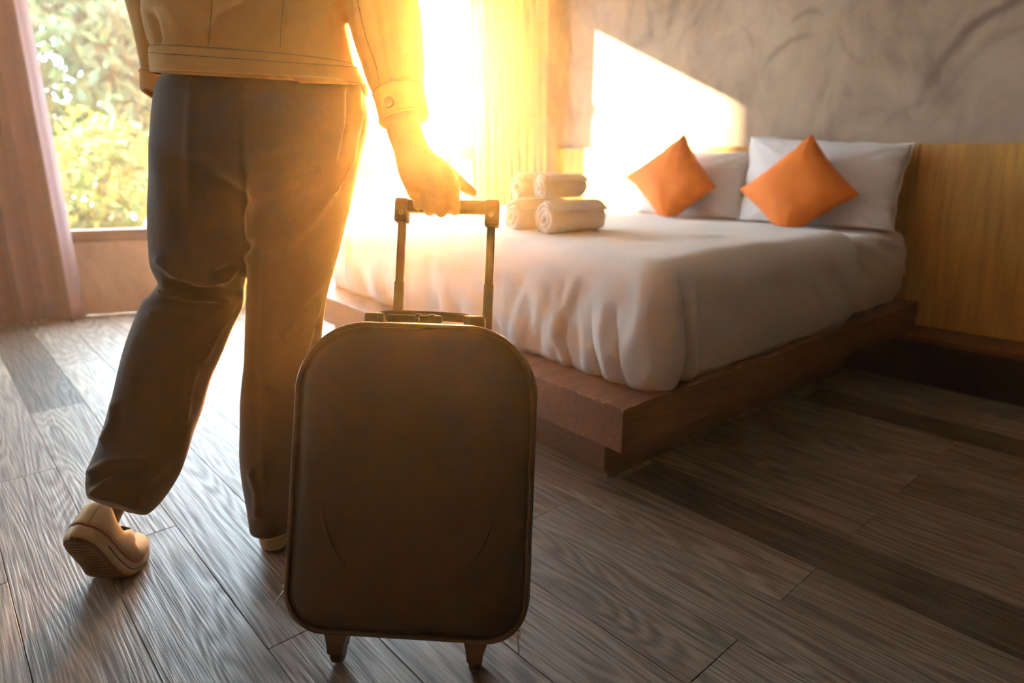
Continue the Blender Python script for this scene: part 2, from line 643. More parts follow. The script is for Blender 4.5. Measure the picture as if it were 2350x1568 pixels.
def fuse(name, vf, voxel, smooth_it=4, factor=0.5):
    """union overlapping closed shells into one continuous surface"""
    me = bpy.data.meshes.new(name)
    me.from_pydata([tuple(map(float, v)) for v in vf[0]], [], vf[1])
    bm = bmesh.new()
    bm.from_mesh(me)
    bmesh.ops.recalc_face_normals(bm, faces=bm.faces)
    bm.to_mesh(me)
    bm.free()
    o = bpy.data.objects.new(name, me)
    COL.objects.link(o)
    r = o.modifiers.new('r', 'REMESH')
    r.mode = 'VOXEL'
    r.voxel_size = voxel
    s = o.modifiers.new('s', 'SMOOTH')
    s.iterations = smooth_it
    s.factor = factor
    dg = bpy.context.evaluated_depsgraph_get()
    new = bpy.data.meshes.new_from_object(o.evaluated_get(dg))
    bpy.data.objects.remove(o)
    bpy.data.meshes.remove(me)
    return new


def displace(me, fn):
    n = len(me.vertices)
    co = np.empty(n * 3)
    me.vertices.foreach_get('co', co)
    co = co.reshape(-1, 3)
    no = np.empty(n * 3)
    me.vertices.foreach_get('normal', no)
    no = no.reshape(-1, 3)
    d = fn(co, no)
    co = co + no * d[:, None]
    me.vertices.foreach_set('co', co.ravel())
    me.update()


def creases(co, no, lines):
    """folds: each line is (pixel polyline, amplitude m, width px); ridges positive, valleys negative; only on the side facing the camera"""
    pj = project(co)
    facing = np.clip(-(no @ FW) * 2.0 + 0.3, 0, 1)
    d = np.zeros(len(co))
    for pl, amp, wd in lines:
        best = np.full(len(co), 1e9)
        for (x0, y0), (x1, y1) in zip(pl[:-1], pl[1:]):
            vx, vy = x1 - x0, y1 - y0
            t = np.clip(((pj[:, 0] - x0) * vx + (pj[:, 1] - y0) * vy) / (vx * vx + vy * vy), 0, 1)
            best = np.minimum(best, np.hypot(pj[:, 0] - x0 - t * vx, pj[:, 1] - y0 - t * vy))
        d += amp * np.exp(-(best / wd) ** 2)
    return d * facing


def vnoise(co, scale, seed=0.0):
    return np.array([noise.noise(Vector((p[0] * scale[0] + seed, p[1] * scale[1], p[2] * scale[2]))) for p in co])


def link_mesh(name, me, m, parent=None, **kw):
    me.name = name
    me.materials.clear()
    me.materials.append(M[m])
    me.polygons.foreach_set('use_smooth', [True] * len(me.polygons))
    o = bpy.data.objects.new(name, me)
    COL.objects.link(o)
    if parent:
        o.parent = parent
    return tag(o, **kw)


# ------------------------------------------------------------------ room shell
XW = 2.97                      # plaster face of the headboard wall
W0, WS = 4.47, 0.42            # window wall: y = W0 - WS*x


def wy(x):
    return W0 - WS * x


WD = unit((1, -WS, 0))         # along the window wall
WN = unit((WS, 1, 0))          # outward normal


def wall_piece(x0, x1, z0, z1, t0=0.0, t1=0.16, bm=None, bev=0.0):
    a, b = np.array([x0, wy(x0), 0]), np.array([x1, wy(x1), 0])
    return quad_prism([a + WN * t0, b + WN * t0, b + WN * t1, a + WN * t1], z0, z1, bev, bm)


CEIL = 2.55
SILL, HEAD = 0.405, 1.90
WX0, WX1 = -3.9, 2.70  # window stretched on out of view to let in more daylight
bm = wall_piece(-4.2, 3.1, 0, SILL)
wall_piece(-4.2, 3.1, HEAD, CEIL, bm=bm)
wall_piece(-4.2, WX0, SILL, HEAD, bm=bm)
wall_piece(WX1, 3.1, SILL, HEAD, bm=bm)
bm_obj('wall_left', bm, 'plaster', kind='structure')
bm_obj('wall_right', box(XW, XW + 0.15, -2.2, wy(XW) + 0.1, 0, CEIL), 'plaster', kind='structure')
bm_obj('wall_back', box(-4.2, XW, -2.35, -2.2, 0, CEIL), 'plaster', kind='structure')
bm_obj('wall_side', box(-4.35, -4.2, -2.35, wy(-4.2), 0, CEIL), 'plaster', kind='structure')
bm_obj('ceiling', quad_prism([(-4.35, -2.35), (XW + .15, -2.35), (XW + .15, wy(XW) + .2), (-4.35, wy(-4.35) + .2)], CEIL, CEIL + 0.1), 'ceiling', kind='structure')

# floor: base slab with vinyl planks laid on it, each plank a piece
floor = bm_obj('floor', quad_prism([(-4.2, -2.2), (XW, -2.2), (XW, wy(XW)), (-4.2, wy(-4.2))], -0.06, -0.0045), 'subfloor', kind='structure')
rnd = random.Random(5)
PW, PLN = 0.1625, 1.10
tones = [(1.0, 1.0, 1.0), (0.86, 0.85, 0.84), (1.12, 1.1, 1.06), (0.93, 0.9, 0.9), (1.05, 1.02, 1.02)]
dark_planks = {(1.302, 0): 1, (2.277, 0): 1, (0.24, 2): 1}
kx = int(math.floor((-4.2 - 1.14) / PW))
plank_me = {}
while 1.14 + kx * PW < XW:
    x0, x1 = 1.14 + kx * PW, 1.14 + (kx + 1) * PW
    yoff = 0.47 if kx % 2 == 0 else 1.02
    if kx in (0, 2): yoff = 0.47
    if kx == 1: yoff = 1.01
    if kx == 7: yoff = 0.965
    ky = int(math.floor((-2.2 - yoff) / PLN))
    while yoff + ky * PLN < wy(x0):
        y0, y1 = yoff + ky * PLN, yoff + (ky + 1) * PLN
        xa, xb = max(x0, -4.2), min(x1, XW)
        ya, yb = max(y0, -2.2), y1
        if xb > xa + .005 and yb > ya + .005:
            g = 0.0007
            ea, eb = min(yb, wy(xa)), min(yb, wy(xb))
            if min(ea, eb) > ya + 0.01:
                p = [(xa + g, ya + g), (xb - g, ya + g), (xb - g, eb - g), (xa + g, ea - g)]
                cx, cyy = (xa + xb) / 2, (ya + min(ea, eb)) / 2
                pl = quad_prism([(q[0] - cx, q[1] - cyy) for q in p], -0.0045, 0.0 - rnd.random() * 0.0003, 0.0007, seg=1)
                o = bm_obj('plank', pl, 'floor', floor)
                o.location = (cx, cyy, 0)
                c = tones[rnd.randrange(5)]
                j = 0.94 + 0.12 * rnd.random()
                mid = (x0 + x1) / 2
                if abs(mid - 1.383) < .03 and y1 < 1.1 or abs(mid - 2.36) < .03 and y1 < 1.0 or abs(mid - 0.246) < .03 and y0 > 2.6:
                    c = (0.36, 0.34, 0.32)
                elif abs(mid - 1.87) < .03 and y1 < 0.6 or abs(mid - 0.57) < .03 and y1 < 0.5:
                    c = (0.74, 0.73, 0.72)
                o.color = (c[0] * j, c[1] * j, c[2] * j, 1)
        ky += 1
    kx += 1

# window: frame, mullion, transom, panes, stay handle
win = empty('window_1', (1.2, wy(1.2), SILL))
win['kind'] = 'structure'
win_inv = Matrix.Translation(-win.location)


def wadd(name, bm, m, parent=win, smooth=False, **kw):
    o = bm_obj(name, bm, m, None, smooth, **kw)
    o.parent = parent
    o.matrix_parent_inverse = Matrix.Translation(-win.location) if parent is win else Matrix()
    return o


FI, FO = -0.012, 0.07
bm = wall_piece(WX0, WX1, SILL, SILL + 0.022, FI - 0.012, FO)
wall_piece(WX0 + .001, WX1 - .001, SILL + 0.022, SILL + 0.062, FI, FO, bm=bm)
wadd('bottom_rail', bm, 'frame')
wadd('top_rail', wall_piece(WX0, WX1, HEAD - 0.055, HEAD, FI, FO), 'frame')
wadd('side_jamb', wall_piece(WX0, WX0 + 0.05, SILL + .062, HEAD - .055, FI, FO), 'frame')
wadd('side_jamb', wall_piece(WX1 - 0.035, WX1, SILL + .062, HEAD - .055, FI, FO), 'frame')
MX = 2.548
wadd('mullion', wall_piece(MX - 0.028, MX, SILL + .062, HEAD - .055, FI, FO, bev=0.002), 'frame')
wadd('sliding_stile', wall_piece(MX - 0.066, MX - 0.030, SILL + .062, HEAD - .055, 0.02, 0.05, bev=0.002), 'track')
wadd('mullion', wall_piece(-1.93, -1.9, SILL + .062, HEAD - .055, FI, FO, bev=0.002), 'frame')
wadd('mullion', wall_piece(0.02, 0.05, SILL + .062, HEAD - .055, FI, FO, bev=0.002), 'frame')
wadd('transom', wall_piece(MX, WX1 - 0.035, 0.822, 0.925, FI, FO, bev=0.002), 'frame')
for a, b, z0, z1 in ((WX0 + .05, -1.93, SILL + .062, HEAD - .055), (-1.9, 0.02, SILL + .062, HEAD - .055), (0.05, MX - 0.066, SILL + .062, HEAD - .055),
                     (MX, WX1 - .035, SILL + .062, 0.822), (MX, WX1 - .035, 0.925, HEAD - .055)):
    wadd('pane', wall_piece(a, b, z0, z1, 0.030, 0.036), 'glass')
h0 = np.array([MX - 0.008, wy(MX - 0.008), 1.40]) - WN * 0.016
v, f = tube([h0, h0 - WN * 0.03, h0 - WN * 0.032 + WD * 0.012 + np.array([0, 0, -.02]), h0 - WN * 0.03 + WD * 0.022 + np.array([0, 0, -.085])], [0.009, 0.008, 0.007, 0.005])
hb = mesh_obj('stay_handle', v, f, 'frame')
hb.parent = win
hb.matrix_parent_inverse = Matrix.Translation(-win.location)

# ------------------------------------------------------------------ outside
bm_obj('ground', box(-30, 40, 3.9, 60, -0.9, -0.6), 'ground', kind='structure')
# unseen wall added outside so its corner cuts off the sun
t0 = 7.0
fx, fy = 2.97 - 0.59 * t0, 1.78 + t0
bm = box(fx - 9, fx, fy - 1.2, fy, -0.6, 4.0, 0.02)
bm_obj('sun_blocker', bm, 'render', kind='structure')


def leaf_cloud(n, blobs, size, seed, squash=1.0):
    r = np.random.RandomState(seed)
    V = np.zeros((n * 4, 3))
    wts = np.array([b[3] ** 2 for b in blobs])
    wts = wts / wts.sum()
    pick = r.choice(len(blobs), n, p=wts)
    B = np.array(blobs)[pick]
    d = r.normal(size=(n, 3))
    d /= np.linalg.norm(d, axis=1)[:, None]
    rad = B[:, 3:4] * (r.rand(n, 1) ** 0.45)
    c = B[:, :3] + d * rad * np.array([1, 1, squash])
    a = r.normal(size=(n, 3))
    a[:, 2] -= 0.5
    a /= np.linalg.norm(a, axis=1)[:, None]
    b = np.cross(a, r.normal(size=(n, 3)))
    b /= np.linalg.norm(b, axis=1)[:, None]
    s = size * (0.6 + 0.8 * r.rand(n, 1))
    nn = np.cross(a, b)
    V[0::4] = c - a * s
    V[1::4] = c + b * s * 0.42 + nn * s * 0.12
    V[2::4] = c + a * s
    V[3::4] = c - b * s * 0.42 + nn * s * 0.12
    F = np.arange(n * 4).reshape(-1, 4)
    F = np.concatenate([F[:, [0, 1, 2]], F[:, [0, 2, 3]]])
    return V, F


def tree(name, base, height, spread, nleaf, leafsize, m, seed, label, cat='tree', nblob=16, low=0.35, blob=0.33):
    r = random.Random(seed)
    root = empty(name, base, label, cat)
    top = height
    path = [(0, 0, 0), (0.06 * spread * r.uniform(-1, 1), 0.05, top * 0.3), (0.1 * r.uniform(-1, 1), 0.1, top * 0.6), (0, 0, top * 0.85)]
    tr = 0.028 * height
    v, f = tube(catmull(path, 4), list(np.linspace(tr, tr * 0.25, 13)), 10)
    mesh_obj('trunk', v, f, 'bark', root)
    blobs = []
    for i in range(nblob):
        an = i * 2.4 + r.random()
        q = (i + 0.5) / nblob
        zz = height * (low + (1 - low) * q)
        rr = spread * math.sin(math.pi * min(1, 0.25 + 0.7 * q)) * r.uniform(0.35, 0.95)
        bpos = (math.cos(an) * rr, math.sin(an) * rr, zz)
        blobs.append((*bpos, spread * blob * r.uniform(0.7, 1.25)))
        if i % 2 == 0:
            z0 = max(0.1, zz * 0.75)
            v, f = tube([(0, 0, z0), (bpos[0] * .5, bpos[1] * .5, (z0 + zz) / 2), bpos], [tr * 0.35, tr * 0.22, tr * 0.08], 6)
            mesh_obj('branch', v, f, 'bark', root)
    V, F = leaf_cloud(nleaf, blobs, leafsize, seed, 0.8)
    o = mesh_obj('foliage', V, F.tolist(), m, root, smooth=False)
    o['kind'] = 'stuff'
    return root


def ground_at(px, dist, z=-0.6):
    d = place(px, 784, 1.0) - CAM
    d = d / math.hypot(d[0], d[1])
    return (d[0] * dist, d[1] * dist, z)


tree('broadleaf_tree', ground_at(330, 13.5), 4.6, 2.5, 8500, 0.125, 'leaf', 1, 'tall green tree outside the window, trunk behind the standing person', nblob=22, low=0.18, blob=0.32)
tree('feathery_tree', ground_at(70, 17.0), 6.2, 2.6, 4200, 0.125, 'leaf_dark', 2, 'blue-green feathery tree beside the left curtain, sky showing through it', nblob=22, low=0.15, blob=0.27)
tree('leafy_shrub', ground_at(300, 8.6), 1.7, 1.0, 2300, 0.075, 'leaf_yellow', 3, 'sunlit yellow-green shrub low behind the window glass', 'shrub', nblob=14, low=0.12, blob=0.42)
tree('leafy_shrub', ground_at(110, 9.6), 1.2, 1.0, 2200, 0.075, 'leaf', 8, 'dull green low shrub just beyond the left curtain edge', 'shrub', nblob=12, low=0.1, blob=0.42)
tree('distant_tree', ground_at(835, 14.5), 5.3, 1.7, 14000, 0.12, 'leaf', 5, 'hazy pale tree in the glare behind the hand', nblob=24, low=0.2, blob=0.42)  # crown thickened to block the sky glow from the left of the room
tree('distant_tree', ground_at(560, 15.5), 4.6, 2.3, 11000, 0.1, 'leaf_dark', 15, 'unseen dense tree added to shade the left window, behind the walking legs and hips', nblob=22, low=0.15, blob=0.34)  # added out of sight to keep the sky glow off the left window
tree('distant_tree', ground_at(985, 19), 5.6, 1.7, 2000, 0.1, 'leaf_dark', 6, 'thin hazy tree seen beside the window mullion', nblob=16, low=0.3, blob=0.26)
# stacked timber and a white planter block far off in the glare
st = empty('timber_stack', ground_at(822, 9.0, -0.6), 'orange timber slats stacked in the glare outside the window', 'timber')
dx = RT
for i in range(7):
    c = np.array([0, 0, 0.03 + i * 0.135 + 0.035])
    jx = rnd.uniform(-0.03, 0.03)
    bm_obj('slat', obox(c + dx * jx, RT * 0.26, unit((FW[0], FW[1], 0)) * 0.3, (0, 0, 0.045), 0.006), 'orange_wood', st)
pb = empty('planter_box', ground_at(893, 8.6, -0.6), 'white planter box outside, behind the suitcase handle', 'planter')
bm_obj('box_wall', obox((0, 0, 0.26), RT * 0.14, unit((FW[0], FW[1], 0)) * 0.2, (0, 0, 0.26), 0.01), 'render', pb)
bm_obj('box_rim', obox((0, 0, 0.53), RT * 0.155, unit((FW[0], FW[1], 0)) * 0.215, (0, 0, 0.02), 0.006), 'render', pb)

# ------------------------------------------------------------------ curtains


def curtain(name, plan, ztop, zbot, folds, amp, m, label, seed, thick=0.003):
    P = catmull(plan, 40)
    seg = np.r_[0, np.cumsum(np.hypot(*np.diff(P, axis=0).T))]
    Ltot = seg[-1]
    nu = folds * 14
    nz = 26
    r = random.Random(seed)
    ph = [r.uniform(-0.5, 0.5) for _ in range(folds + 2)]
    am = [r.uniform(0.75, 1.15) for _ in range(folds + 2)]
    V = []
    for j in range(nz + 1):
        q = j / nz
        z = ztop + (zbot - ztop) * q
        for i in range(nu + 1):
            s = i / nu
            d = s * Ltot
            x = np.interp(d, seg, P[:, 0])
            y = np.interp(d, seg, P[:, 1])
            x2 = np.interp(min(d + .01, Ltot), seg, P[:, 0])
            y2 = np.interp(min(d + .01, Ltot), seg, P[:, 1])
            x1 = np.interp(max(d - .01, 0), seg, P[:, 0])
            y1 = np.interp(max(d - .01, 0), seg, P[:, 1])
            t = unit((x2 - x1, y2 - y1))
            nn = np.array([-t[1], t[0]])
            fi = s * folds
            a = am[int(fi)] * (1 - fi % 1) + am[int(fi) + 1] * (fi % 1)
            p = ph[int(fi)] * (1 - fi % 1) + ph[int(fi) + 1] * (fi % 1)
            g = 1 + 0.12 * math.sin(3 * q + seed + s * 9)
            an = 2 * math.pi * fi + p * (0.6 + 0.6 * q)
            off = amp * a * g * math.sin(an)
            tt = 0.35 * amp * math.sin(2 * an)
            V.append((x + nn[0] * off + t[0] * tt, y + nn[1] * off + t[1] * tt, z + (0.004 * math.sin(an * 0.5) if j == nz else 0)))
    F = [(j * (nu + 1) + i, j * (nu + 1) + i + 1, (j + 1) * (nu + 1) + i + 1, (j + 1) * (nu + 1) + i) for j in range(nz) for i in range(nu)]
    c0 = np.mean([v for v in V], axis=0)
    root = empty(name, (c0[0], c0[1], zbot), label, 'curtain')
    o = mesh_obj('drape', [(v[0] - c0[0], v[1] - c0[1], v[2] - zbot) for v in V], F, m, root)
    sm = o.modifiers.new('s', 'SOLIDIFY')
    sm.thickness = thick
    # hem band and track
    hv = V[-(nu + 1) * 2:]
    a = unit((plan[-1][0] - plan[0][0], plan[-1][1] - plan[0][1]))
    tr = [np.array([p[0] - c0[0], p[1] - c0[1], ztop + 0.018 - zbot]) for p in P[::10]]
    tv, tf = tube(tr, 0.014, 8)
    mesh_obj('curtain_track', tv, tf, 'track', root)
    return root


LC = [(-0.62, 4.62), (-0.2, 4.43), (0.25, 4.24), (0.565, 4.115)]
curtain('curtain', LC, 2.42, 0.012, 12, 0.052, 'curtain', 'mauve-brown pleated curtain hanging beside the big window, by the dark corner', 3)
RC = [(2.615, 3.235), (2.70, 3.155), (2.79, 3.06), (2.85, 2.98), (2.885, 2.905)]
curtain('curtain', RC, 2.42, 0.012, 9, 0.020, 'curtain_backlit', 'pleated curtain, backlight put into its pale colour, in the corner next to the bed', 7)

# ------------------------------------------------------------------ headboard and ledge
XP = 2.95
hbd = empty('headboard', (XP, 1.7, 0.15), 'tall oak-veneer headboard panelling along the plaster wall behind the bed', 'headboard')
for a, b in ((0.915, 2.893), (-0.9, 0.912)):
    bm_obj('veneer_panel', box(XP - XP, XW - XP - .001, a - 1.7, b - 1.7, 0.04, 0.7475, 0.0015), 'headboard', hbd)
lg = empty('floor_ledge', (2.86, 0.9, 0), 'low dark-brown ledge running along the wall under the oak panels', 'ledge')
bm_obj('ledge_top', box(-0.085, 0.108, -1.8, 1.99, 0.165, 0.188, 0.002), 'platform', lg)
bm_obj('ledge_front', box(-0.08, 0.105, -1.8, 1.99, 0.0, 0.165), 'ledge_shade', lg)

# ------------------------------------------------------------------ bed
# platform: plan corners foot-near, head-near, head-far, foot-far
PZ0, PZ1 = 0.178, 0.29
FN, HN, HF, FF = (1.13, 0.876), (2.935, 0.822), (2.935, 2.86), (1.222, 2.90)
bed = empty('bed_platform', (2.0, 1.85, 0), 'dark-stained wooden platform bed base with chipped edges, overhanging a recessed plinth', 'bed base')


def bl(u, v):
    a = np.array(FN) * (1 - u) + np.array(HN) * u
    b = np.array(FF) * (1 - u) + np.array(HF) * u
    return a * (1 - v) + b * v


def rel(p, o=(2.0, 1.85)):
    return (p[0] - o[0], p[1] - o[1])


bd = 0.035
inn = [bl(0.02, 0.018), bl(0.999, 0.018), bl(0.999, 0.982), bl(0.02, 0.982)]
outp = [bl(0, 0), bl(1, 0), bl(1, 1), bl(0, 1)]
bm_obj('deck_board', quad_prism([rel(p) for p in inn], PZ0 + .01, PZ1 - 0.0015), 'platform', bed)
for i in (3, 0, 2):
    j = (i + 1) % 4
    bm_obj('side_rail', quad_prism([rel(outp[i]), rel(outp[j]), rel(inn[j]), rel(inn[i])], PZ0, PZ1, 0.0018), 'platform', bed)
# worn raw-wood chips along the edges
rr = random.Random(11)
chips = []
for i in range(60):
    if rr.random() < 0.55:
        t = rr.random() ** 1.3 * 0.9
        p = bl(t, 0)
        d = unit((HN[0] - FN[0], HN[1] - FN[1], 0))
        nrm = np.array([0, -1, 0])
    else:
        t = rr.random() ** 1.2 * 0.8
        p = bl(0, t)
        d = unit((FF[0] - FN[0], FF[1] - FN[1], 0))
        nrm = np.array([-1, 0, 0])
    ln = rr.uniform(0.004, 0.02)
    c = np.array([p[0] - 2.0, p[1] - 1.85, PZ1 - 0.0014])
    chips.append(tube([c - d * ln, c - d * ln * .3 + nrm * 0.0004, c + d * ln * .5, c + d * ln], [0.0003, 0.0012, 0.0010, 0.0002], 5))
for i in range(16):
    c = np.array([FN[0] + rr.uniform(0.004, 0.02) - 2.0, FN[1] + 0.05 + rr.uniform(-0.02, .03) - 1.85, PZ1 - 0.0002])
    a = rr.uniform(0, 3)
    chips.append(tube([c, c + np.array([math.cos(a), math.sin(a), 0]) * rr.uniform(.003, .009)], 0.0009, 5))
cz = np.array([FN[0] - 2.0, FN[1] - 1.85, 0])
chips.append(tube([cz + np.array([.001, .001, PZ1 - .001]), cz + np.array([.001, .001, PZ1 - .012])], [0.0025, 0.0012], 5))
chips.append(tube([cz + np.array([.0012, .0012, PZ1 - .02]), cz + np.array([.0012, .0012, PZ0 + .01])], [0.0007, 0.0009], 5))
v, f = merge(*chips)
o = mesh_obj('chipped_edge', v, f, 'raw_wood', bed, label='pale chips where the stain has worn off')
o['kind'] = 'stuff'
pl = [(1.294, 1.06), (2.75, 1.0), (2.75, 2.72), (1.36, 2.76)]
bm_obj('plinth', quad_prism([rel(p) for p in pl], 0.0, PZ0 + .01), 'platform', bed)
# light trim strip at the foot of the plinth
bm_obj('plinth_strip', quad_prism([rel((1.282, 1.035)), rel((1.55, 1.026)), rel((1.55, 1.059)), rel((1.292, 1.06))], 0.0, 0.012, 0.002), 'platform', bed)


def rounded_plan(x0, x1, y0, y1, r, n=14, edge=40):
    pts = []
    cs = [(x1 - r, y0 + r, -90), (x1 - r, y1 - r, 0), (x0 + r, y1 - r, 90), (x0 + r, y0 + r, 180)]
    for i, (cx, cyy, a0) in enumerate(cs):
        for k in range(n):
            a = math.radians(a0 + 90 * k / (n - 1))
            pts.append((cx + r * math.cos(a), cyy + r * math.sin(a)))
        nx = cs[(i + 1) % 4]
        a = math.radians(nx[2])
        q = (nx[0] + r * math.cos(a), nx[1] + r * math.sin(a))
        p = pts[-1]
        for k in range(1, edge):
            t = k / edge
            pts.append((p[0] * (1 - t) + q[0] * t, p[1] * (1 - t) + q[1] * t))
    return np.array(pts)


def soft_slab(x0, x1, y0, y1, z0, z1, rc, rt, bulge, edge=70, nin=34):
    """mattress-like body: profile rings then top rings scaled to the centre line"""
    base = rounded_plan(x0, x1, y0, y1, rc, 14, edge)
    c = np.array([(x0 + x1) / 2, (y0 + y1) / 2])
    rings = []

    def inset(d):
        q = base - c
        hx, hy = (x1 - x0) / 2, (y1 - y0) / 2
        return c + q * np.array([(hx - d) / hx, (hy - d) / hy])

    prof = []
    for k in range(13):
        t = k / 12
        z = z0 + t * (z1 - rt - z0)
        prof.append((0.012 * (1 - t) ** 4 - bulge * math.sin(math.pi * min(1, t * 0.95 + 0.05)), z))
    for k in range(1, 11):
        a = math.pi / 2 * k / 10
        prof.append((rt * (1 - math.cos(a)), z1 - rt + rt * math.sin(a)))
    for d, z in prof:
        p = inset(d)
        rings.append([(a[0], a[1], z) for a in p])
    hx, hy = (x1 - x0) / 2, (y1 - y0) / 2
    for k in range(1, nin + 1):
        t = k / nin
        q = base - c
        sx = (hx - rt) / hx * (1 - t)
        sy = (hy - rt) / hy * (1 - t)
        rings.append([(c[0] + a[0] * sx, c[1] + a[1] * sy, z1) for a in q])
    V, F = loft_rings(rings, False)
    return np.array(V), F


def shear(V):
    """follow the slight skew of the bed"""
    V = V.copy()
    x0, y0 = 1.26, 0.89
    V[:, 0] += (V[:, 1] - y0) * 0.045 * np.clip((2.9 - V[:, 0]) / 1.6, 0, 1)
    V[:, 1] -= (V[:, 0] - x0) * 0.022
    return V


def to_bm(V, F):
    bm = bmesh.new()
    vs = [bm.verts.new(tuple(p)) for p in V]
    for f in F:
        try:
            bm.faces.new([vs[i] for i in f])
        except ValueError:
            pass
    bmesh.ops.remove_doubles(bm, verts=bm.verts, dist=1e-5)
    return bm


# mattress with fitted sheet
V, F = soft_slab(1.30, 2.93, 0.922, 2.70, 0.291, 0.572, 0.06, 0.06, 0.012, 60, 16)
V = shear(V)
nz = vnoise(V, (5, 5, 8), 3.0)
V[:, 2] += np.where(V[:, 2] > 0.54, nz * 0.006, 0)
V[:, 1] += np.where(V[:, 1] < 0.93, nz * 0.006 + 0.004 * np.sin(V[:, 2] * 90 + V[:, 0] * 30), 0)
bm = to_bm(V, F)
mo = bm_obj('mattress', bm, 'sheet', None, True, label='white mattress in a fitted sheet, bare at its pillow end', cat='mattress')

# duvet
V, F = soft_slab(1.262, 2.93, 0.897, 2.72, 0.293, 0.592, 0.05, 0.095, 0.010, 250, 40)
X, Y, Z = V[:, 0].copy(), V[:, 1].copy(), V[:, 2].copy()
side = np.clip((0.56 - Z) / 0.06, 0, 1)
near = np.exp(-((Y - 0.87) / 0.05) ** 2)
foot = np.exp(-((X - 1.25) / 0.05) ** 2)
t = np.clip((0.58 - Z) / 0.29, 0, 1)
# overlap fold at the foot corner: bulging roll then a deep groove on the long side
roll = np.exp(-((X - 1.315) / 0.035) ** 2) * near * np.clip(t * 2.2, 0, 1)
gx = 1.375 - 0.035 * np.sin(t * 3.0) + 0.02 * t
groove = np.exp(-((X - gx) / 0.012) ** 2) * near * np.clip((t - 0.06) * 4, 0, 1)
edge = np.exp(-((X - gx - 0.03) / 0.02) ** 2) * near * np.clip((t - 0.06) * 4, 0, 1)
V[:, 1] += -0.030 * roll + 0.062 * groove - 0.020 * edge
# foot-end folds: diagonal drags and vertical pleats near the corner
n1 = vnoise(np.c_[X * 0, Y, Z], (0, 9, 3.5), 7.0)
n2 = vnoise(np.c_[X * 0, Y + 0.35 * Z, Z], (0, 26, 5), 2.0)
n3 = vnoise(np.c_[X * 0, Y * 1.0 - 0.9 * Z, Z], (0, 14, 4), 9.0)
V[:, 0] += foot * side * (0.013 * n1 + 0.008 * n2 * np.clip((1.75 - Y) * 2, 0.25, 1) + 0.009 * n3)
for yc, amp, wd in ((1.02, 0.010, .012), (1.06, -0.012, .010), (1.10, 0.008, .012), (1.17, -0.008, .010), (1.20, 0.009, .014), (0.975, -0.012, 0.010)):
    V[:, 0] -= foot * amp * np.exp(-((Y - yc - 0.05 * (1 - t)) / wd) ** 2) * np.clip(t * 1.6 - 0.35, 0, 1)
# long side: soft drags
n4 = vnoise(np.c_[X + 0.5 * Z, Y * 0, Z], (7, 0, 6), 4.0)
n5 = vnoise(np.c_[X * 1.0 + 0.9 * Z, Y * 0, Z], (17, 0, 7), 11.0)
V[:, 1] += near * side * (0.012 * n4 + 0.006 * n5)
# bottom hem tucks in
V[:, 1] += near * 0.012 * np.clip((t - 0.85) * 7, 0, 1) * (0.6 + n4)
# top: sag, long ripples and small dents
top = np.clip((Z - 0.575) / 0.015, 0, 1)
n6 = vnoise(np.c_[X, Y, Z * 0], (2.2, 2.6, 0), 1.0)
n7 = vnoise(np.c_[X + 0.4 * Y, Y, Z * 0], (5, 12, 0), 5.0)
V[:, 2] += top * (0.010 * n6 + 0.0045 * n7)
V[:, 2] -= top * 0.010 * np.exp(-((X - 1.9) / 0.06) ** 2 - ((Y - 1.15) / 0.025) ** 2)
V = shear(V)
bm = to_bm(V, F)
bmesh.ops.bisect_plane(bm, geom=bm.verts[:] + bm.edges[:] + bm.faces[:], plane_co=(2.335, 1.0, 0.5), plane_no=(1, 0.03, 0.02), clear_outer=True)
for vtx in bm.verts:
    if vtx.co.x > 2.24:
        q = (vtx.co.x - 2.24) / 0.095
        wv = noise.noise(Vector((vtx.co.y * 6, vtx.co.z * 22, 3.0)))
        vtx.co.x += 0.022 * wv * q
        if vtx.co.y < 1.2:
            vtx.co.y -= 0.008 * q * (1 + wv)
du = bm_obj('duvet', bm, 'linen', None, True, label='white duvet over the mattress, folded at the foot corner', cat='duvet')
sm = du.modifiers.new('s', 'SOLIDIFY')
sm.thickness = 0.020
sm.offset = 0.3


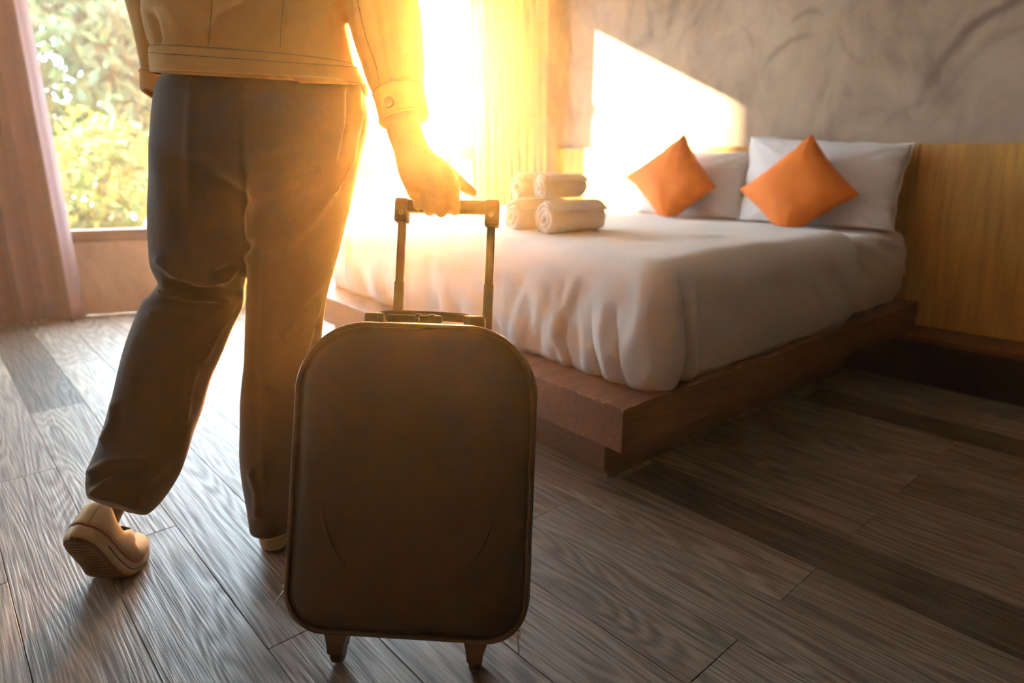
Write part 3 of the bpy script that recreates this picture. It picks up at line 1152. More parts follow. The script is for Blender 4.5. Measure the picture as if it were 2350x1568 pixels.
# ------------------------------------------------------------------ pillows, cushions, towels
def pillow(name, TL, TR, BR, BL, thick, m, label, cat, group=None, seed=0, n=44, pinch=0.10, wr=0.004, out=None, piping=False, flange=0.0):
    TL, TR, BR, BL = map(lambda p: np.asarray(p, float), (TL, TR, BR, BL))
    nv = unit(np.cross(TR - TL, BL - TL))
    if nv @ FW > 0:
        nv = -nv
    c0 = (TL + TR + BR + BL) / 4
    V, F = [], []
    g = {}
    for side in (1, -1):
        for j in range(n + 1):
            for i in range(n + 1):
                u, v = -1 + 2 * i / n, -1 + 2 * j / n
                if side == -1 and (abs(u) > 0.9999 or abs(v) > 0.9999):
                    g[(side, i, j)] = g[(1, i, j)]
                    continue
                uu = u * (1 - pinch * (1 - v * v))
                vv = v * (1 - pinch * (1 - u * u))
                a = (uu + 1) / 2
                b = (vv + 1) / 2
                p = (TL * (1 - a) + TR * a) * (1 - b) + (BL * (1 - a) + BR * a) * b
                ru, rv = max(0, 1 - abs(u) ** 2.6), max(0, 1 - abs(v) ** 2.6)
                h = thick / 2 * (ru * rv) ** 0.55
                ed = min(1, 2.5 * (1 - max(abs(u), abs(v))))
                cr = math.hypot(abs(u) - 1, abs(v) - 1)
                wrk = noise.noise(Vector((u * 1.5 + seed, v * 1.5, side * 2.0))) * 0.9
                an = math.atan2(abs(v) - 1, abs(u) - 1)
                wrk += 1.3 * math.sin(an * 13 + seed + (u > 0) * 2 + (v > 0)) * math.exp(-cr * 3.2) * min(1, cr * 6)
                puck = math.sin((u if abs(v) > abs(u) else v) * 26 + seed * 3 + noise.noise(Vector((u * 4, v * 4, seed))) * 5) * math.exp(-(1 - max(abs(u), abs(v))) * 9)
                h += wr * (wrk * ed + 0.7 * puck * (1 - ed * 0.6) * (1 if ru * rv > 0 else 0))
                if abs(u) > 0.9999 or abs(v) > 0.9999:
                    h = wr * 0.8 * math.sin((u + v) * 11 + seed)
                g[(side, i, j)] = len(V)
                V.append(p + nv * side * h - c0)
        for j in range(n):
            for i in range(n):
                q = (g[(side, i, j)], g[(side, i + 1, j)], g[(side, i + 1, j + 1)], g[(side, i, j + 1)])
                F.append(q if side == 1 else q[::-1])
    V = np.array(V)
    low = V[:, 2] + c0[2]
    zmin = 0.585
    V[:, 2] = np.where(low < zmin, zmin + (low - zmin) * 0.06, low) - c0[2]
    root = empty(name, c0, label, cat, group)
    mesh_obj('cover', V, F, m, root)
    rim = [V[g[(1, i, 0)]] for i in range(n)] + [V[g[(1, n, j)]] for j in range(n)] + [V[g[(1, i, n)]] for i in range(n, 0, -1)] + [V[g[(1, 0, j)]] for j in range(n, 0, -1)]
    tv, tf = tube(rim, 0.0022, 6, closed=True)
    mesh_obj('edge_seam', tv, tf, m, root)
    return root


def onX(px, py, X):
    d = place(px, py, 1.0) - CAM
    return CAM + d * X / d[0]


PG = 'bed pillows'
pillow('pillow', onX(1722, 312, 2.88), onX(2100, 330, 2.90), onX(2050, 545, 2.74), onX(1690, 520, 2.72), 0.15, 'pillow',
       'white pillow behind the darker orange cushion, its corner sticking out', 'pillow', PG, 1, wr=0.010, pinch=0.05)
pillow('pillow', onX(1465, 340, 2.90), onX(1730, 350, 2.91), onX(1712, 520, 2.76), onX(1425, 500, 2.74), 0.14, 'pillow',
       'white pillow behind the yellow-orange cushion, half in the sun patch', 'pillow', PG, 4, wr=0.010, pinch=0.05)
pillow('throw_cushion', onX(1863, 308, 2.74), onX(1972, 447, 2.66), onX(1800, 552, 2.58), onX(1697, 436, 2.66), 0.13, 'orange',
       'deep orange square cushion set on its point, nearer the bed edge', 'cushion', 'orange cushions', 2, wr=0.006, pinch=0.07)
pillow('throw_cushion', onX(1570, 308, 2.76), onX(1643, 430, 2.68), onX(1528, 520, 2.60), onX(1436, 405, 2.68), 0.13, 'orange',
       'bright orange square cushion tilted on its point, sunlit at one side', 'cushion', 'orange cushions', 6, wr=0.006, pinch=0.07)


def towel(base, R, Lg, az, label, seed, flat=0.92):
    """rolled bath towel: a spiral band, thick, closed over its length, soft ends"""
    r = random.Random(seed)
    turns, nt_ = 2.6, 90
    th = R / (turns + 0.35) * 0.94
    cl = []
    for i in range(nt_ + 1):
        q = i / nt_
        a = -math.pi * 0.35 + 2 * math.pi * turns * q
        rad = th * 0.45 + (R - th * 0.95) * q
        rad *= 1 + 0.05 * math.sin(a * 2 + seed) * (1 - q * 0.5)
        cl.append((rad * math.cos(a), rad * math.sin(a) * flat))
    cl = np.array(cl)
    tg = np.gradient(cl, axis=0)
    tg /= np.linalg.norm(tg, axis=1)[:, None]
    nr = np.stack([-tg[:, 1], tg[:, 0]], 1)
    taper = np.clip(np.minimum(np.arange(nt_ + 1) / 5, (nt_ - np.arange(nt_ + 1)) / 6), 0.25, 1)
    nl = 18
    rings = []
    for j in range(nl + 1):
        s = j / nl
        x = (s - 0) * Lg
        e = min(s, 1 - s) * Lg
        rd = 1 if e > 0.02 else math.sqrt(max(0.0, 1 - (1 - e / 0.02) ** 2)) * 0.5 + 0.5
        hth = th * 0.47 * taper * rd
        wob = np.array([noise.noise(Vector((c[0] * 30, c[1] * 30, x * 14 + seed))) for c in cl])
        outer = cl - nr * (hth * (1 + 0.12 * wob))[:, None]
        inner = cl + nr * (hth * (1 + 0.12 * wob))[:, None]
        xo = x + (0.010 * wob if j in (0, nl) else 0 * wob)
        if j in (0, 1):
            xo = xo + 0.012 * (np.hypot(cl[:, 0], cl[:, 1]) / R) * (1 if j == 0 else .5)
        ring = [(xo[i], p[0], p[1]) for i, p in enumerate(outer)] + [(xo[nt_ - i], p[0], p[1]) for i, p in enumerate(inner[::-1])]
        rings.append(ring)
    n = len(rings[0])
    V, F = loft_rings(rings, False)
    h = nt_ + 1
    for base_i, rev in ((0, False), (nl * n, True)):
        for i in range(nt_):
            q = (base_i + i, base_i + i + 1, base_i + n - 2 - i, base_i + n - 1 - i)
            F.append(q if rev else q[::-1])
    Mx = Matrix.Translation(Vector(base)) @ Matrix.Rotation(az, 4, 'Z')
    root = empty('rolled_towel', base, label, 'towel', 'rolled towels', mw=Mx)
    mesh_obj('towel_roll', [(v[0], v[1], v[2] + R * flat) for v in V], F, 'towel', root)
    # folded loose end lying along the side
    lv, lf = tube([(0.012, R * 0.62, R * 0.30), (Lg * .5, R * 0.66, R * 0.27), (Lg - .012, R * 0.62, R * 0.30)], [th * .42, th * .46, th * .42], 10)
    mesh_obj('loose_edge', lv, lf, 'towel', root)
    return root


ZB = 0.5905
towel((1.550, 1.575, ZB), 0.066, 0.245, math.radians(-8), 'rolled white towel, lower and largest, nearest the pillows', 3)
towel((1.535, 1.722, ZB), 0.064, 0.235, math.radians(-8), 'rolled white towel, lower one behind the suitcase grip end', 11)
towel((1.575, 1.625, ZB + 0.116), 0.049, 0.185, math.radians(-8), 'small rolled white towel on top, the one nearer the cushions', 17)
towel((1.575, 1.738, ZB + 0.112), 0.052, 0.185, math.radians(-8), 'small rolled white towel on top, the one nearer the window', 23)

# ------------------------------------------------------------------ suitcase
CR = np.array([[0.6999, -0.7138, -0.0194], [0.2439, 0.2134, 0.9460], [-0.6711, -0.6669, 0.3235]])
SW, SH, SD = 0.37, 0.474, 0.155
fc = np.array([0.4877, 0.7768, 0.3752])
org = fc - CR[1] * SH / 2
mw = Matrix(((CR[0][0], CR[1][0], CR[2][0], org[0]), (CR[0][1], CR[1][1], CR[2][1], org[1]), (CR[0][2], CR[1][2], CR[2][2], org[2]), (0, 0, 0, 1)))
case = empty('suitcase', None, 'black soft-sided cabin suitcase tilted on two wheels, handle extended to a hand', 'suitcase', mw=mw)


def case_outline(inset=0.0, rt=0.108, rb=0.062, n=16):
    """local x right, y up: rounded outline, bigger radii at the top; flat sides bow out slightly"""
    pts = []
    x, y0, y1 = SW / 2 - inset, inset, SH - inset
    rt_, rb_ = max(rt - inset, 0.01), max(rb - inset, 0.01)
    cs = [(x - rb_, y0 + rb_, rb_, -90), (x - rt_, y1 - rt_, rt_, 0), (-x + rt_, y1 - rt_, rt_, 90), (-x + rb_, y0 + rb_, rb_, 180)]
    for i, (cx, cyy, r, a0) in enumerate(cs):
        for k in range(n):
            a = math.radians(a0 + 90 * k / (n - 1))
            pts.append((cx + r * math.cos(a), cyy + r * math.sin(a)))
        nx = cs[(i + 1) % 4]
        a = math.radians(nx[3])
        q = (nx[0] + nx[2] * math.cos(a), nx[1] + nx[2] * math.sin(a))
        p = pts[-1]
        for k in range(1, 12):
            t = k / 12
            pts.append((p[0] * (1 - t) + q[0] * t, p[1] * (1 - t) + q[1] * t))
    return pts


rings = []
for ins, c in ((0.03, -SD + 0.0), (0.012, -SD + 0.002), (0.003, -SD + 0.010), (0.0, -SD + 0.03), (0.0, -0.034), (0.0, -0.012), (0.001, -0.006), (0.004, -0.002), (0.010, -0.001),
               (0.016, 0.004), (0.026, 0.008), (0.045, 0.011), (0.07, 0.013)):
    rings.append([(p[0], p[1], c) for p in case_outline(ins)])
last = rings[-1]
for q in (0.85, 0.7, 0.5, 0.3, 0.1):
    rings.append([(p[0] * q, SH / 2 + (p[1] - SH / 2) * q, 0.016 - 0.003 * q * q) for p in last])
V, F = loft_rings(rings, True)
V = np.array(V)


def seg_dist(P, A, B):
    A, B = np.array(A), np.array(B)
    t = np.clip(((P - A) @ (B - A)) / ((B - A) @ (B - A)), 0, 1)
    return np.linalg.norm(P - A - t[:, None] * (B - A), axis=1)


mesh_obj('case_shell', V, F, 'case', case)
v1 = tube([(p[0], p[1], -0.0015) for p in case_outline(0.0015)], 0.0042, 8, closed=True)
mesh_obj('front_piping', *v1, 'piping', case, label='shiny black piping round the front face')
v2 = tube([(p[0], p[1], -0.030) for p in case_outline(-0.0005)], 0.0036, 8, closed=True)
mesh_obj('side_piping', *v2, 'piping', case)
# zip between the pipings: tape and teeth
tp = case_outline(-0.0012)
tapeV = [(p[0], p[1], -0.010) for p in tp] + [(p[0], p[1], -0.022) for p in tp]
nn = len(tp)
mesh_obj('zip_tape', tapeV, [(i, (i + 1) % nn, nn + (i + 1) % nn, nn + i) for i in range(nn)], 'plastic', case)
teeth = bmesh.new()
dense = []
for i in range(nn):
    a, b = np.array(tp[i]), np.array(tp[(i + 1) % nn])
    m_ = max(1, int(np.linalg.norm(b - a) / 0.0032))
    for k in range(m_):
        dense.append((a + (b - a) * k / m_, unit(b - a)))
for p, d in dense:
    o2 = np.array([d[1], -d[0]])
    obox((p[0] + o2[0] * .0008, p[1] + o2[1] * .0008, -0.016), (d[0] * .0009, d[1] * .0009, 0), (o2[0] * .0012, o2[1] * .0012, 0), (0, 0, .0028), bm=teeth)
o = bm_obj('zip_teeth', teeth, 'piping', case)
o['kind'] = 'stuff'


def zip_pull(x, y, dirn, z=-0.016):
    """slider with a ring tab hanging"""
    ox = 1 if x > 0 else -1
    s = bm_obj('zip_pull', obox((x + ox * 0.003, y, z), (0.003, 0, 0), (0, 0.006, 0), (0, 0, 0.005), 0.001), 'steel', case)
    dx_, dy_ = dirn
    c0 = np.array([x + ox * 0.005, y - 0.002, z])
    e = c0 + np.array([dx_, dy_, 0]) * 0.030
    px_ = np.array([0, 0, 1.0])
    ring = []
    for k in range(18):
        a = 2 * math.pi * k / 18
        ring.append((c0 + e) / 2 + (e - c0) / 2 * math.cos(a) + px_ * 0.004 * math.sin(a))
    v, f = tube(ring, 0.0011, 6, closed=True)
    t2 = tube([c0 + np.array([ox * .002, .006, 0]), c0 + np.array([ox * .005, .002, 0]), c0 + np.array([ox * 0.003, -0.006, 0])], 0.0013, 6)
    v, f = merge((v, f), t2)
    mesh_obj('pull_tab', v, f, 'steel', s)


zip_pull(-SW / 2, 0.060, (-0.55, -0.83))
zip_pull(SW / 2 - 0.018, 0.012, (0.12, -0.99))
# raised curved seams low on the front, faint
for s in (-1, 1):
    path = [(s * 0.13, 0.19, 0.0128), (s * 0.122, 0.16, .0130), (s * 0.108, 0.13, .0134), (s * 0.088, 0.105, 0.0138)]
    v, f = tube(catmull([(p[0], p[1], p[2] + .0006) for p in path], 5), list(0.0016 * np.sin(np.linspace(0.1, 3.0, 16)) + .0003), 8)
    mesh_obj('embossed_seam', v, f, 'case', case)
# top carry handle: two mounts, hinged bow, padded grip with ribs
HZ = -0.075
for s in (-1, 1):
    xb = -0.002 + s * 0.083
    bmh = obox((xb, SH + 0.010, HZ), (0.017, 0, 0), (0, 0.013, 0), (0, 0, 0.018), 0.007, seg=3)
    mt = bm_obj('handle_mount', bmh, 'plastic', case, True)
    bm_obj('mount_clip', obox((xb - s * 0.012, SH + 0.011, HZ + 0.015), (0.005, 0, 0), (0, 0.011, 0), (0, 0, 0.006), 0.003, seg=2), 'plastic', mt, True)
bow = catmull([(-0.080, SH + 0.012, HZ), (-0.074, SH + 0.019, HZ), (-0.045, SH + 0.0215, HZ), (0.042, SH + 0.0205, HZ), (0.070, SH + 0.018, HZ), (0.077, SH + 0.012, HZ)], 5)
ch = mesh_obj('carry_handle', *tube(bow, 0.0045, 10, flat=1.8), 'plastic', case)
bm_obj('grip_pad', obox((-0.018, SH + 0.0145, HZ + 0.012), (0.046, 0, 0), (0, 0.0065, 0), (0, 0, 0.007), 0.004, seg=3), 'plastic', ch, True)
for xx in (-0.012, 0.012):
    bm_obj('grip_rib', obox((xx, SH + 0.016, HZ + 0.016), (0.0045, 0, 0), (0, 0.007, 0), (0, 0, 0.005), 0.002), 'plastic', ch, True)
# telescopic handle on the back
ZT = -SD - 0.006
TX = (-0.069, 0.093)
HT = SH + 0.232
for tx in TX:
    lo = bm_obj('telescopic_tube', obox((tx, SH * 0.5 + 0.04, ZT), (0.0085, 0, 0), (0, SH * 0.5 + 0.05, 0), (0, 0, 0.006), 0.003, seg=3), 'tube', case, True)
    bm_obj('inner_tube', obox((tx, (SH + HT) / 2 + 0.03, ZT), (0.0072, 0, 0), (0, (HT - SH) / 2 - 0.028, 0), (0, 0, 0.005), 0.0025, seg=3), 'tube', lo, True)
    bm_obj('tube_groove', obox((tx - 0.003, (SH + HT) / 2 + 0.03, ZT + 0.0052), (0.0016, 0, 0), (0, (HT - SH) / 2 - 0.03, 0), (0, 0, 0.0006)), 'plastic', lo)
bar = bm_obj('pull_bar', obox(((TX[0] + TX[1]) / 2, HT - 0.004, ZT), ((TX[1] - TX[0]) / 2, 0, 0), (0, 0.0115, 0), (0, 0, 0.011), 0.006, seg=3), 'plastic', case, True)
for tx, h in zip(TX, (0.044, 0.048)):
    cap = bm_obj('corner_cap', obox((tx + (0.001 if tx > 0 else -0.001), HT + 0.009 - h / 2, ZT), (0.0125, 0, 0), (0, h / 2, 0), (0, 0, 0.0125), 0.005, seg=3), 'plastic', bar, True)
    ringp = [(tx + 0.004 * math.cos(a), HT - 0.019 + 0.004 * math.sin(a), ZT + 0.0127) for a in np.linspace(0, 2 * math.pi, 15)[:-1]]
    v, f = tube(ringp, 0.0008, 6, closed=True)
    mesh_obj('screw', v, f, 'steel', bar, label='bright screw ring on the corner cap')
# wheel brackets, wheels
for wx, sgn in ((-0.142, -1), (0.098, 1)):
    zc = -SD + 0.012
    p = [(-0.030, 0.012), (0.034, 0.012), (0.030, -0.030), (0.014, -0.066), (0.0125, -0.086), (-0.0125, -0.086), (-0.015, -0.066), (-0.024, -0.030)]
    bmw = bmesh.new()
    f1 = [bmw.verts.new((wx + q[0], q[1], zc + 0.02)) for q in p]
    f2 = [bmw.verts.new((wx + q[0] * .9, q[1], zc - 0.032)) for q in p]
    bmw.faces.new(f1)
    bmw.faces.new(f2[::-1])
    for i in range(8):
        bmw.faces.new((f1[i], f2[i], f2[(i + 1) % 8], f1[(i + 1) % 8]))
    bmesh.ops.bevel(bmw, geom=bmw.edges[:], offset=0.002, segments=2, affect='EDGES')
    br = bm_obj('wheel_bracket', bmw, 'plastic', case)
    wc = np.array([wx, -0.088, zc - 0.006])
    prof = [(-0.0105, 0.006), (-0.0105, 0.016), (-0.007, 0.0195), (0.007, 0.0195), (0.0105, 0.016), (0.0105, 0.006)]
    rgs = [[wc + np.array([a, r_ * math.cos(t_), r_ * math.sin(t_)]) for t_ in np.linspace(0, 2 * math.pi, 29)[:-1]] for a, r_ in prof]
    v, f = loft_rings(rgs)
    mesh_obj('wheel', v, f, 'plastic', br)

# ------------------------------------------------------------------ person
# trousers: two legs lofted from their outline at real depths, fused
hip = [(410, 138, 780, 150, 1.215, 0.085), (392, 170, 808, 184, 1.218, 0.106), (381, 198, 830, 208, 1.222, 0.122), (376, 240, 836, 245, 1.225, 0.133), (372, 300, 834, 300, 1.235, 0.14), (368, 350, 824, 350, 1.248, 0.125), (366, 390, 816, 390, 1.257, 0.095), (372, 430, 802, 430, 1.268, 0.05)]
legL = [(380, 250, 590, 250, 1.235, 0.11), (370, 340, 588, 350, 1.25, 0.115), (362, 420, 584, 430, 1.27, 0.108), (358, 500, 576, 500, 1.285, 0.10), (359, 560, 576, 555, 1.30, 0.095), (364, 602, 570, 610, 1.315, 0.09),
        (383, 640, 550, 662, 1.33, 0.083), (366, 668, 548, 700, 1.335, 0.086), (338, 700, 528, 745, 1.335, 0.086), (308, 775, 500, 810, 1.32, 0.082), (285, 860, 468, 885, 1.30, 0.078), (262, 950, 445, 965, 1.275, 0.073),
        (236, 1040, 420, 1040, 1.25, 0.068), (212, 1090, 392, 1095, 1.23, 0.064), (205, 1125, 358, 1150, 1.215, 0.060), (206, 1150, 328, 1178, 1.205, 0.054)]
legR = [(575, 250, 834, 250, 1.235, 0.115), (572, 340, 826, 340, 1.25, 0.12), (574, 420, 812, 420, 1.27, 0.112), (577, 500, 798, 500, 1.29, 0.10), (577, 580, 778, 575, 1.315, 0.095), (574, 660, 752, 655, 1.335, 0.088),
        (573, 730, 738, 730, 1.355, 0.083), (571, 800, 731, 800, 1.37, 0.08), (564, 880, 724, 880, 1.385, 0.078), (559, 960, 716, 960, 1.40, 0.075), (556, 1040, 708, 1040, 1.42, 0.072), (562, 1100, 700, 1100, 1.435, 0.068),
        (573, 1160, 688, 1155, 1.45, 0.062), (579, 1216, 684, 1206, 1.46, 0.058)]
tm = fuse('trousers', merge(silhouette_loft(hip, power=2.5), silhouette_loft(legL, power=2.25), silhouette_loft(legR, power=2.25)), 0.0055, 9, 0.5)
TL = [([(562, 190), (560, 330), (562, 460)], -0.0018, 6),
      ([(442, 190), (430, 330), (432, 470), (440, 580)], 0.0022, 10),
      ([(566, 462), (520, 420), (450, 395)], -0.002, 14), ([(570, 470), (640, 420), (720, 395)], -0.003, 14), ([(590, 500), (660, 450), (750, 410)], 0.003, 14),
      ([(818, 200), (822, 260), (805, 360), (765, 430)], 0.007, 9), ([(806, 210), (806, 280), (785, 370)], -0.006, 10), ([(836, 262), (838, 300)], 0.010, 14),
      ([(760, 440), (720, 500), (660, 560)], 0.004, 12), ([(390, 650), (450, 662), (545, 676)], -0.010, 9), ([(372, 670), (440, 684), (520, 690)], 0.007, 8), ([(388, 690), (450, 702), (500, 700)], -0.006, 7),
      ([(560, 590), (520, 640), (450, 655)], 0.007, 11), ([(572, 560), (545, 610), (500, 630)], -0.006, 10), ([(365, 600), (420, 640), (480, 645)], 0.006, 11),
      ([(350, 720), (400, 705), (470, 720)], 0.004, 10), ([(530, 720), (500, 760), (470, 820)], 0.004, 10),
      ([(262, 935), (258, 970), (240, 1010)], 0.005, 9), ([(445, 850), (428, 900), (420, 960)], 0.005, 10), ([(210, 1085), (250, 1062), (330, 1055)], 0.006, 9), ([(215, 1110), (262, 1085), (320, 1080)], -0.005, 8),
      ([(212, 1132), (240, 1105), (262, 1098)], 0.004, 7), ([(400, 1075), (360, 1110), (320, 1150)], -0.004, 10),
      ([(735, 700), (712, 760), (690, 830)], 0.006, 9), ([(748, 668), (700, 720), (655, 770)], -0.004, 12), ([(748, 690), (728, 750)], -0.005, 8), ([(610, 620), (606, 780), (604, 960), (606, 1140)], 0.0035, 12),
      ([(576, 1090), (590, 1130), (592, 1180)], 0.005, 8), ([(600, 880), (640, 900)], -0.003, 14)]
displace(tm, lambda co, no: 1.5 * creases(co, no, TL) + 0.0045 * vnoise(co, (13, 13, 9), 5.0))

# jacket body and sleeves
torso = [(374, 157, 818, 174, 1.205, 0.118), (366, 110, 806, 140, 1.205, 0.122), (348, 20, 790, 20, 1.20, 0.128), (336, -90, 790, -90, 1.20, 0.13), (322, -220, 800, -220, 1.20, 0.128), (315, -330, 812, -330, 1.205, 0.115),
         (350, -385, 782, -385, 1.21, 0.095), (440, -425, 690, -425, 1.215, 0.072), (505, -450, 630, -450, 1.215, 0.058)]
slR = [(690, -375, 850, -335, 1.21, 0.07), (735, -300, 885, -260, 1.205, 0.068), (752, -160, 922, -140, 1.19, 0.066), (768, -50, 948, -40, 1.18, 0.064), (783, 0, 962, 0, 1.175, 0.062), (812, 100, 972, 90, 1.165, 0.056),
       (832, 160, 976, 145, 1.16, 0.050), (848, 205, 974, 190, 1.158, 0.043), (856, 220, 975, 200, 1.157, 0.041)]
slL = [(285, -335, 420, -375, 1.21, 0.065), (262, -250, 390, -260, 1.215, 0.062), (270, -120, 380, -130, 1.23, 0.058), (296, 0, 400, 0, 1.25, 0.052), (318, 80, 400, 90, 1.262, 0.048), (330, 150, 402, 155, 1.27, 0.045), (333, 175, 405, 182, 1.272, 0.044)]


def drop_back(vf):
    V = np.array(vf[0])
    dz = (V - CAM) @ FW
    V[:, 2] -= np.clip(1.215 - dz, 0, 0.2) * 0.34
    return V, vf[1]


jm = fuse('jacket', merge(drop_back(silhouette_loft(torso, power=2.5)), silhouette_loft(slR, power=2.15), silhouette_loft(slL, power=2.15)), 0.006, 3, 0.5)
JL = [([(648, -200), (648, 0), (643, 95)], -0.0025, 7), ([(484, -200), (484, 0), (480, 90)], -0.0022, 6), ([(640, -200), (640, 0), (636, 110)], 0.002, 6),
      ([(795, 10), (805, 70), (830, 140)], -0.012, 13), ([(470, 90), (500, 40), (560, 10)], 0.004, 10), ([(380, 20), (420, 60), (470, 70)], 0.004, 12), ([(345, 30), (360, 90)], -0.006, 8),
      ([(560, 100), (590, 60), (600, 20)], 0.003, 10), ([(700, 110), (720, 60), (760, 20)], 0.004, 12), ([(500, 95), (520, 70)], -0.003, 8), ([(810, 150), (795, 110), (790, 60)], 0.005, 9),
      ([(865, 0), (885, 90), (902, 200)], -0.006, 6), ([(876, 0), (894, 90), (910, 190)], 0.004, 7), ([(915, 30), (925, 110), (928, 192)], -0.006, 6), ([(925, 60), (934, 120), (938, 190)], 0.004, 7),
      ([(820, 20), (845, 110), (870, 195)], 0.003, 9), ([(355, 40), (365, 110), (378, 165)], -0.005, 7), ([(320, 20), (335, 90)], 0.004, 9)]
displace(jm, lambda co, no: creases(co, no, JL) + 0.004 * vnoise(co, (9, 9, 7), 8.0))

# hand and forearm skeleton (back of the hand to the camera, fingers over the bar)


def mw_pt(x, y, z):
    return np.array(mw @ Vector((x, y, z)))


BAR = mw_pt(0.0, HT - 0.004, ZT)
barz = project(BAR)[2]


def chain(pts, rs, n=14, sub=4):
    K = catmull([list(place(*p)) + [r] for p, r in zip(pts, rs)], sub)
    P_, R_ = K[:, :3], K[:, 3]
    # rounded ends
    d0, d1 = unit(P_[0] - P_[1]), unit(P_[-1] - P_[-2])
    path = [P_[0] + d0 * R_[0] * 0.85, P_[0] + d0 * R_[0] * 0.5] + list(P_) + [P_[-1] + d1 * R_[-1] * 0.5, P_[-1] + d1 * R_[-1] * 0.85]
    rr_ = [R_[0] * 0.45, R_[0] * 0.85] + list(R_) + [R_[-1] * 0.85, R_[-1] * 0.45]
    return tube(path, rr_, n)


zb = barz
arm = [(700, -300, 815, -280, 1.21, 0.045), (780, -60, 890, -60, 1.185, 0.042), (850, 120, 950, 110, 1.165, 0.038), (868, 210, 958, 195, 1.155, 0.034), (884, 285, 962, 268, 1.150, 0.029), (893, 318, 972, 308, 1.150, 0.026),
       (905, 352, 985, 338, 1.150, 0.0245), (910, 378, 1005, 358, 1.150, 0.023), (916, 402, 1030, 380, 1.150, 0.021), (928, 430, 1052, 408, 1.148, 0.019), (938, 452, 1060, 434, zb - 0.014, 0.0165)]
hand = [silhouette_loft(arm, n=32, power=2.2)]
zf = zb - 0.022
fingers = [  # x at knuckle, x at bend, knuckle y, bottom y, radius
    (954, 958, 436, 469, 0.0092), (979, 984, 442, 480, 0.0104), (1008, 1011, 438, 482, 0.0112), (1038, 1041, 426, 477, 0.0118)]
for xk, xb_, yk, yb_, r_ in fingers:
    hand.append(chain([(xk - 3, yk - 22, zf + 0.004), (xk, yk, zf), (xb_, yb_ - 14, zf - 0.002), (xb_ + 1, yb_ + 1, zf + 0.006), (xb_ + 2, yb_ + 3, zf + 0.022), (xb_ + 3, yb_ - 12, zf + 0.036)],
                      [r_ * 1.05, r_ * 1.08, r_ * 1.0, r_ * 0.98, r_ * 0.9, r_ * 0.78]))
hand.append(chain([(985, 372, 1.155), (1028, 398, zb + 0.004), (1052, 418, zb + 0.012), (1076, 436, zb + 0.014), (1086, 442, zb + 0.014)], [0.017, 0.015, 0.0125, 0.010, 0.0075]))
hand.append(chain([(1000, 372, 1.148), (1030, 405, 1.142), (1045, 430, zf)], [0.013, 0.013, 0.0105]))
# left arm and hand inside / below the far sleeve, torso, neck, head, legs
armL = [(300, -320, 400, -340, 1.21, 0.04), (300, -100, 372, -110, 1.235, 0.036), (335, 80, 392, 90, 1.265, 0.03), (350, 170, 398, 178, 1.272, 0.026), (362, 200, 402, 208, 1.28, 0.022)]
parts = hand + [silhouette_loft(armL, n=24, power=2.1),
                chain([(385, 200, 1.275), (405, 228, 1.31), (422, 252, 1.335)], [0.022, 0.024, 0.016]),
                silhouette_loft([(400, 150, 795, 160, 1.21, 0.10), (385, -50, 750, -50, 1.205, 0.105), (350, -250, 775, -250, 1.205, 0.105), (345, -340, 785, -340, 1.21, 0.09), (430, -400, 700, -400, 1.215, 0.06), (505, -440, 630, -440, 1.215, 0.055), (515, -520, 620, -520, 1.225, 0.055)], n=32),
                silhouette_loft([(400, 140, 795, 150, 1.215, 0.10), (400, 300, 800, 300, 1.235, 0.11), (395, 400, 780, 400, 1.26, 0.08)], n=32)]
neck = place(567, -520, 1.225)
hc = neck + np.array([0.012, 0.014, 0.115])
fd = unit((FW[0], FW[1], 0))                        # he walks away from the camera
hd = []
for i in range(17):
    ph_ = math.pi * i / 16
    ring = []
    for k in range(24):
        a = 2 * math.pi * k / 24
        s_ = math.sin(ph_) + 1e-3
        zz = math.cos(ph_)
        jaw = 1 - 0.28 * max(0, -zz) ** 1.2
        ring.append(hc + RT * 0.076 * s_ * jaw * math.cos(a) + fd * (0.096 * s_ * (jaw if math.sin(a) < 0 else 1 - 0.1 * max(0, -zz)) * math.sin(a)) + np.array([0, 0, 0.118 * zz]))
    hd.append(ring)
parts.append(loft_rings(hd))


def blob(c, ax, ay, az_, n=10):
    rg = []
    for i in range(n + 1):
        p_ = math.pi * i / n
        rg.append([c + az_ * math.cos(p_) + (ax * math.cos(a) + ay * math.sin(a)) * (math.sin(p_) + 1e-3) for a in np.linspace(0, 2 * math.pi, 17)[:-1]])
    return loft_rings(rg)


zv = np.array([0, 0, 1.0])
parts.append(blob(hc + fd * 0.100 - zv * 0.012, RT * 0.014, fd * 0.018, zv * 0.026))           # nose
parts.append(blob(hc + fd * 0.088 - zv * 0.058, RT * 0.024, fd * 0.010, zv * 0.007))           # lips
parts.append(blob(hc + fd * 0.080 - zv * 0.098, RT * 0.024, fd * 0.016, zv * 0.018))           # chin
for s in (-1, 1):
    parts.append(blob(hc + RT * s * 0.079 - zv * 0.008, RT * 0.009, fd * 0.018, zv * 0.031))    # ears
    parts.append(blob(hc + RT * s * 0.031 + fd * 0.088 + zv * 0.004, RT * 0.013, fd * 0.006, zv * 0.007))  # eyelids
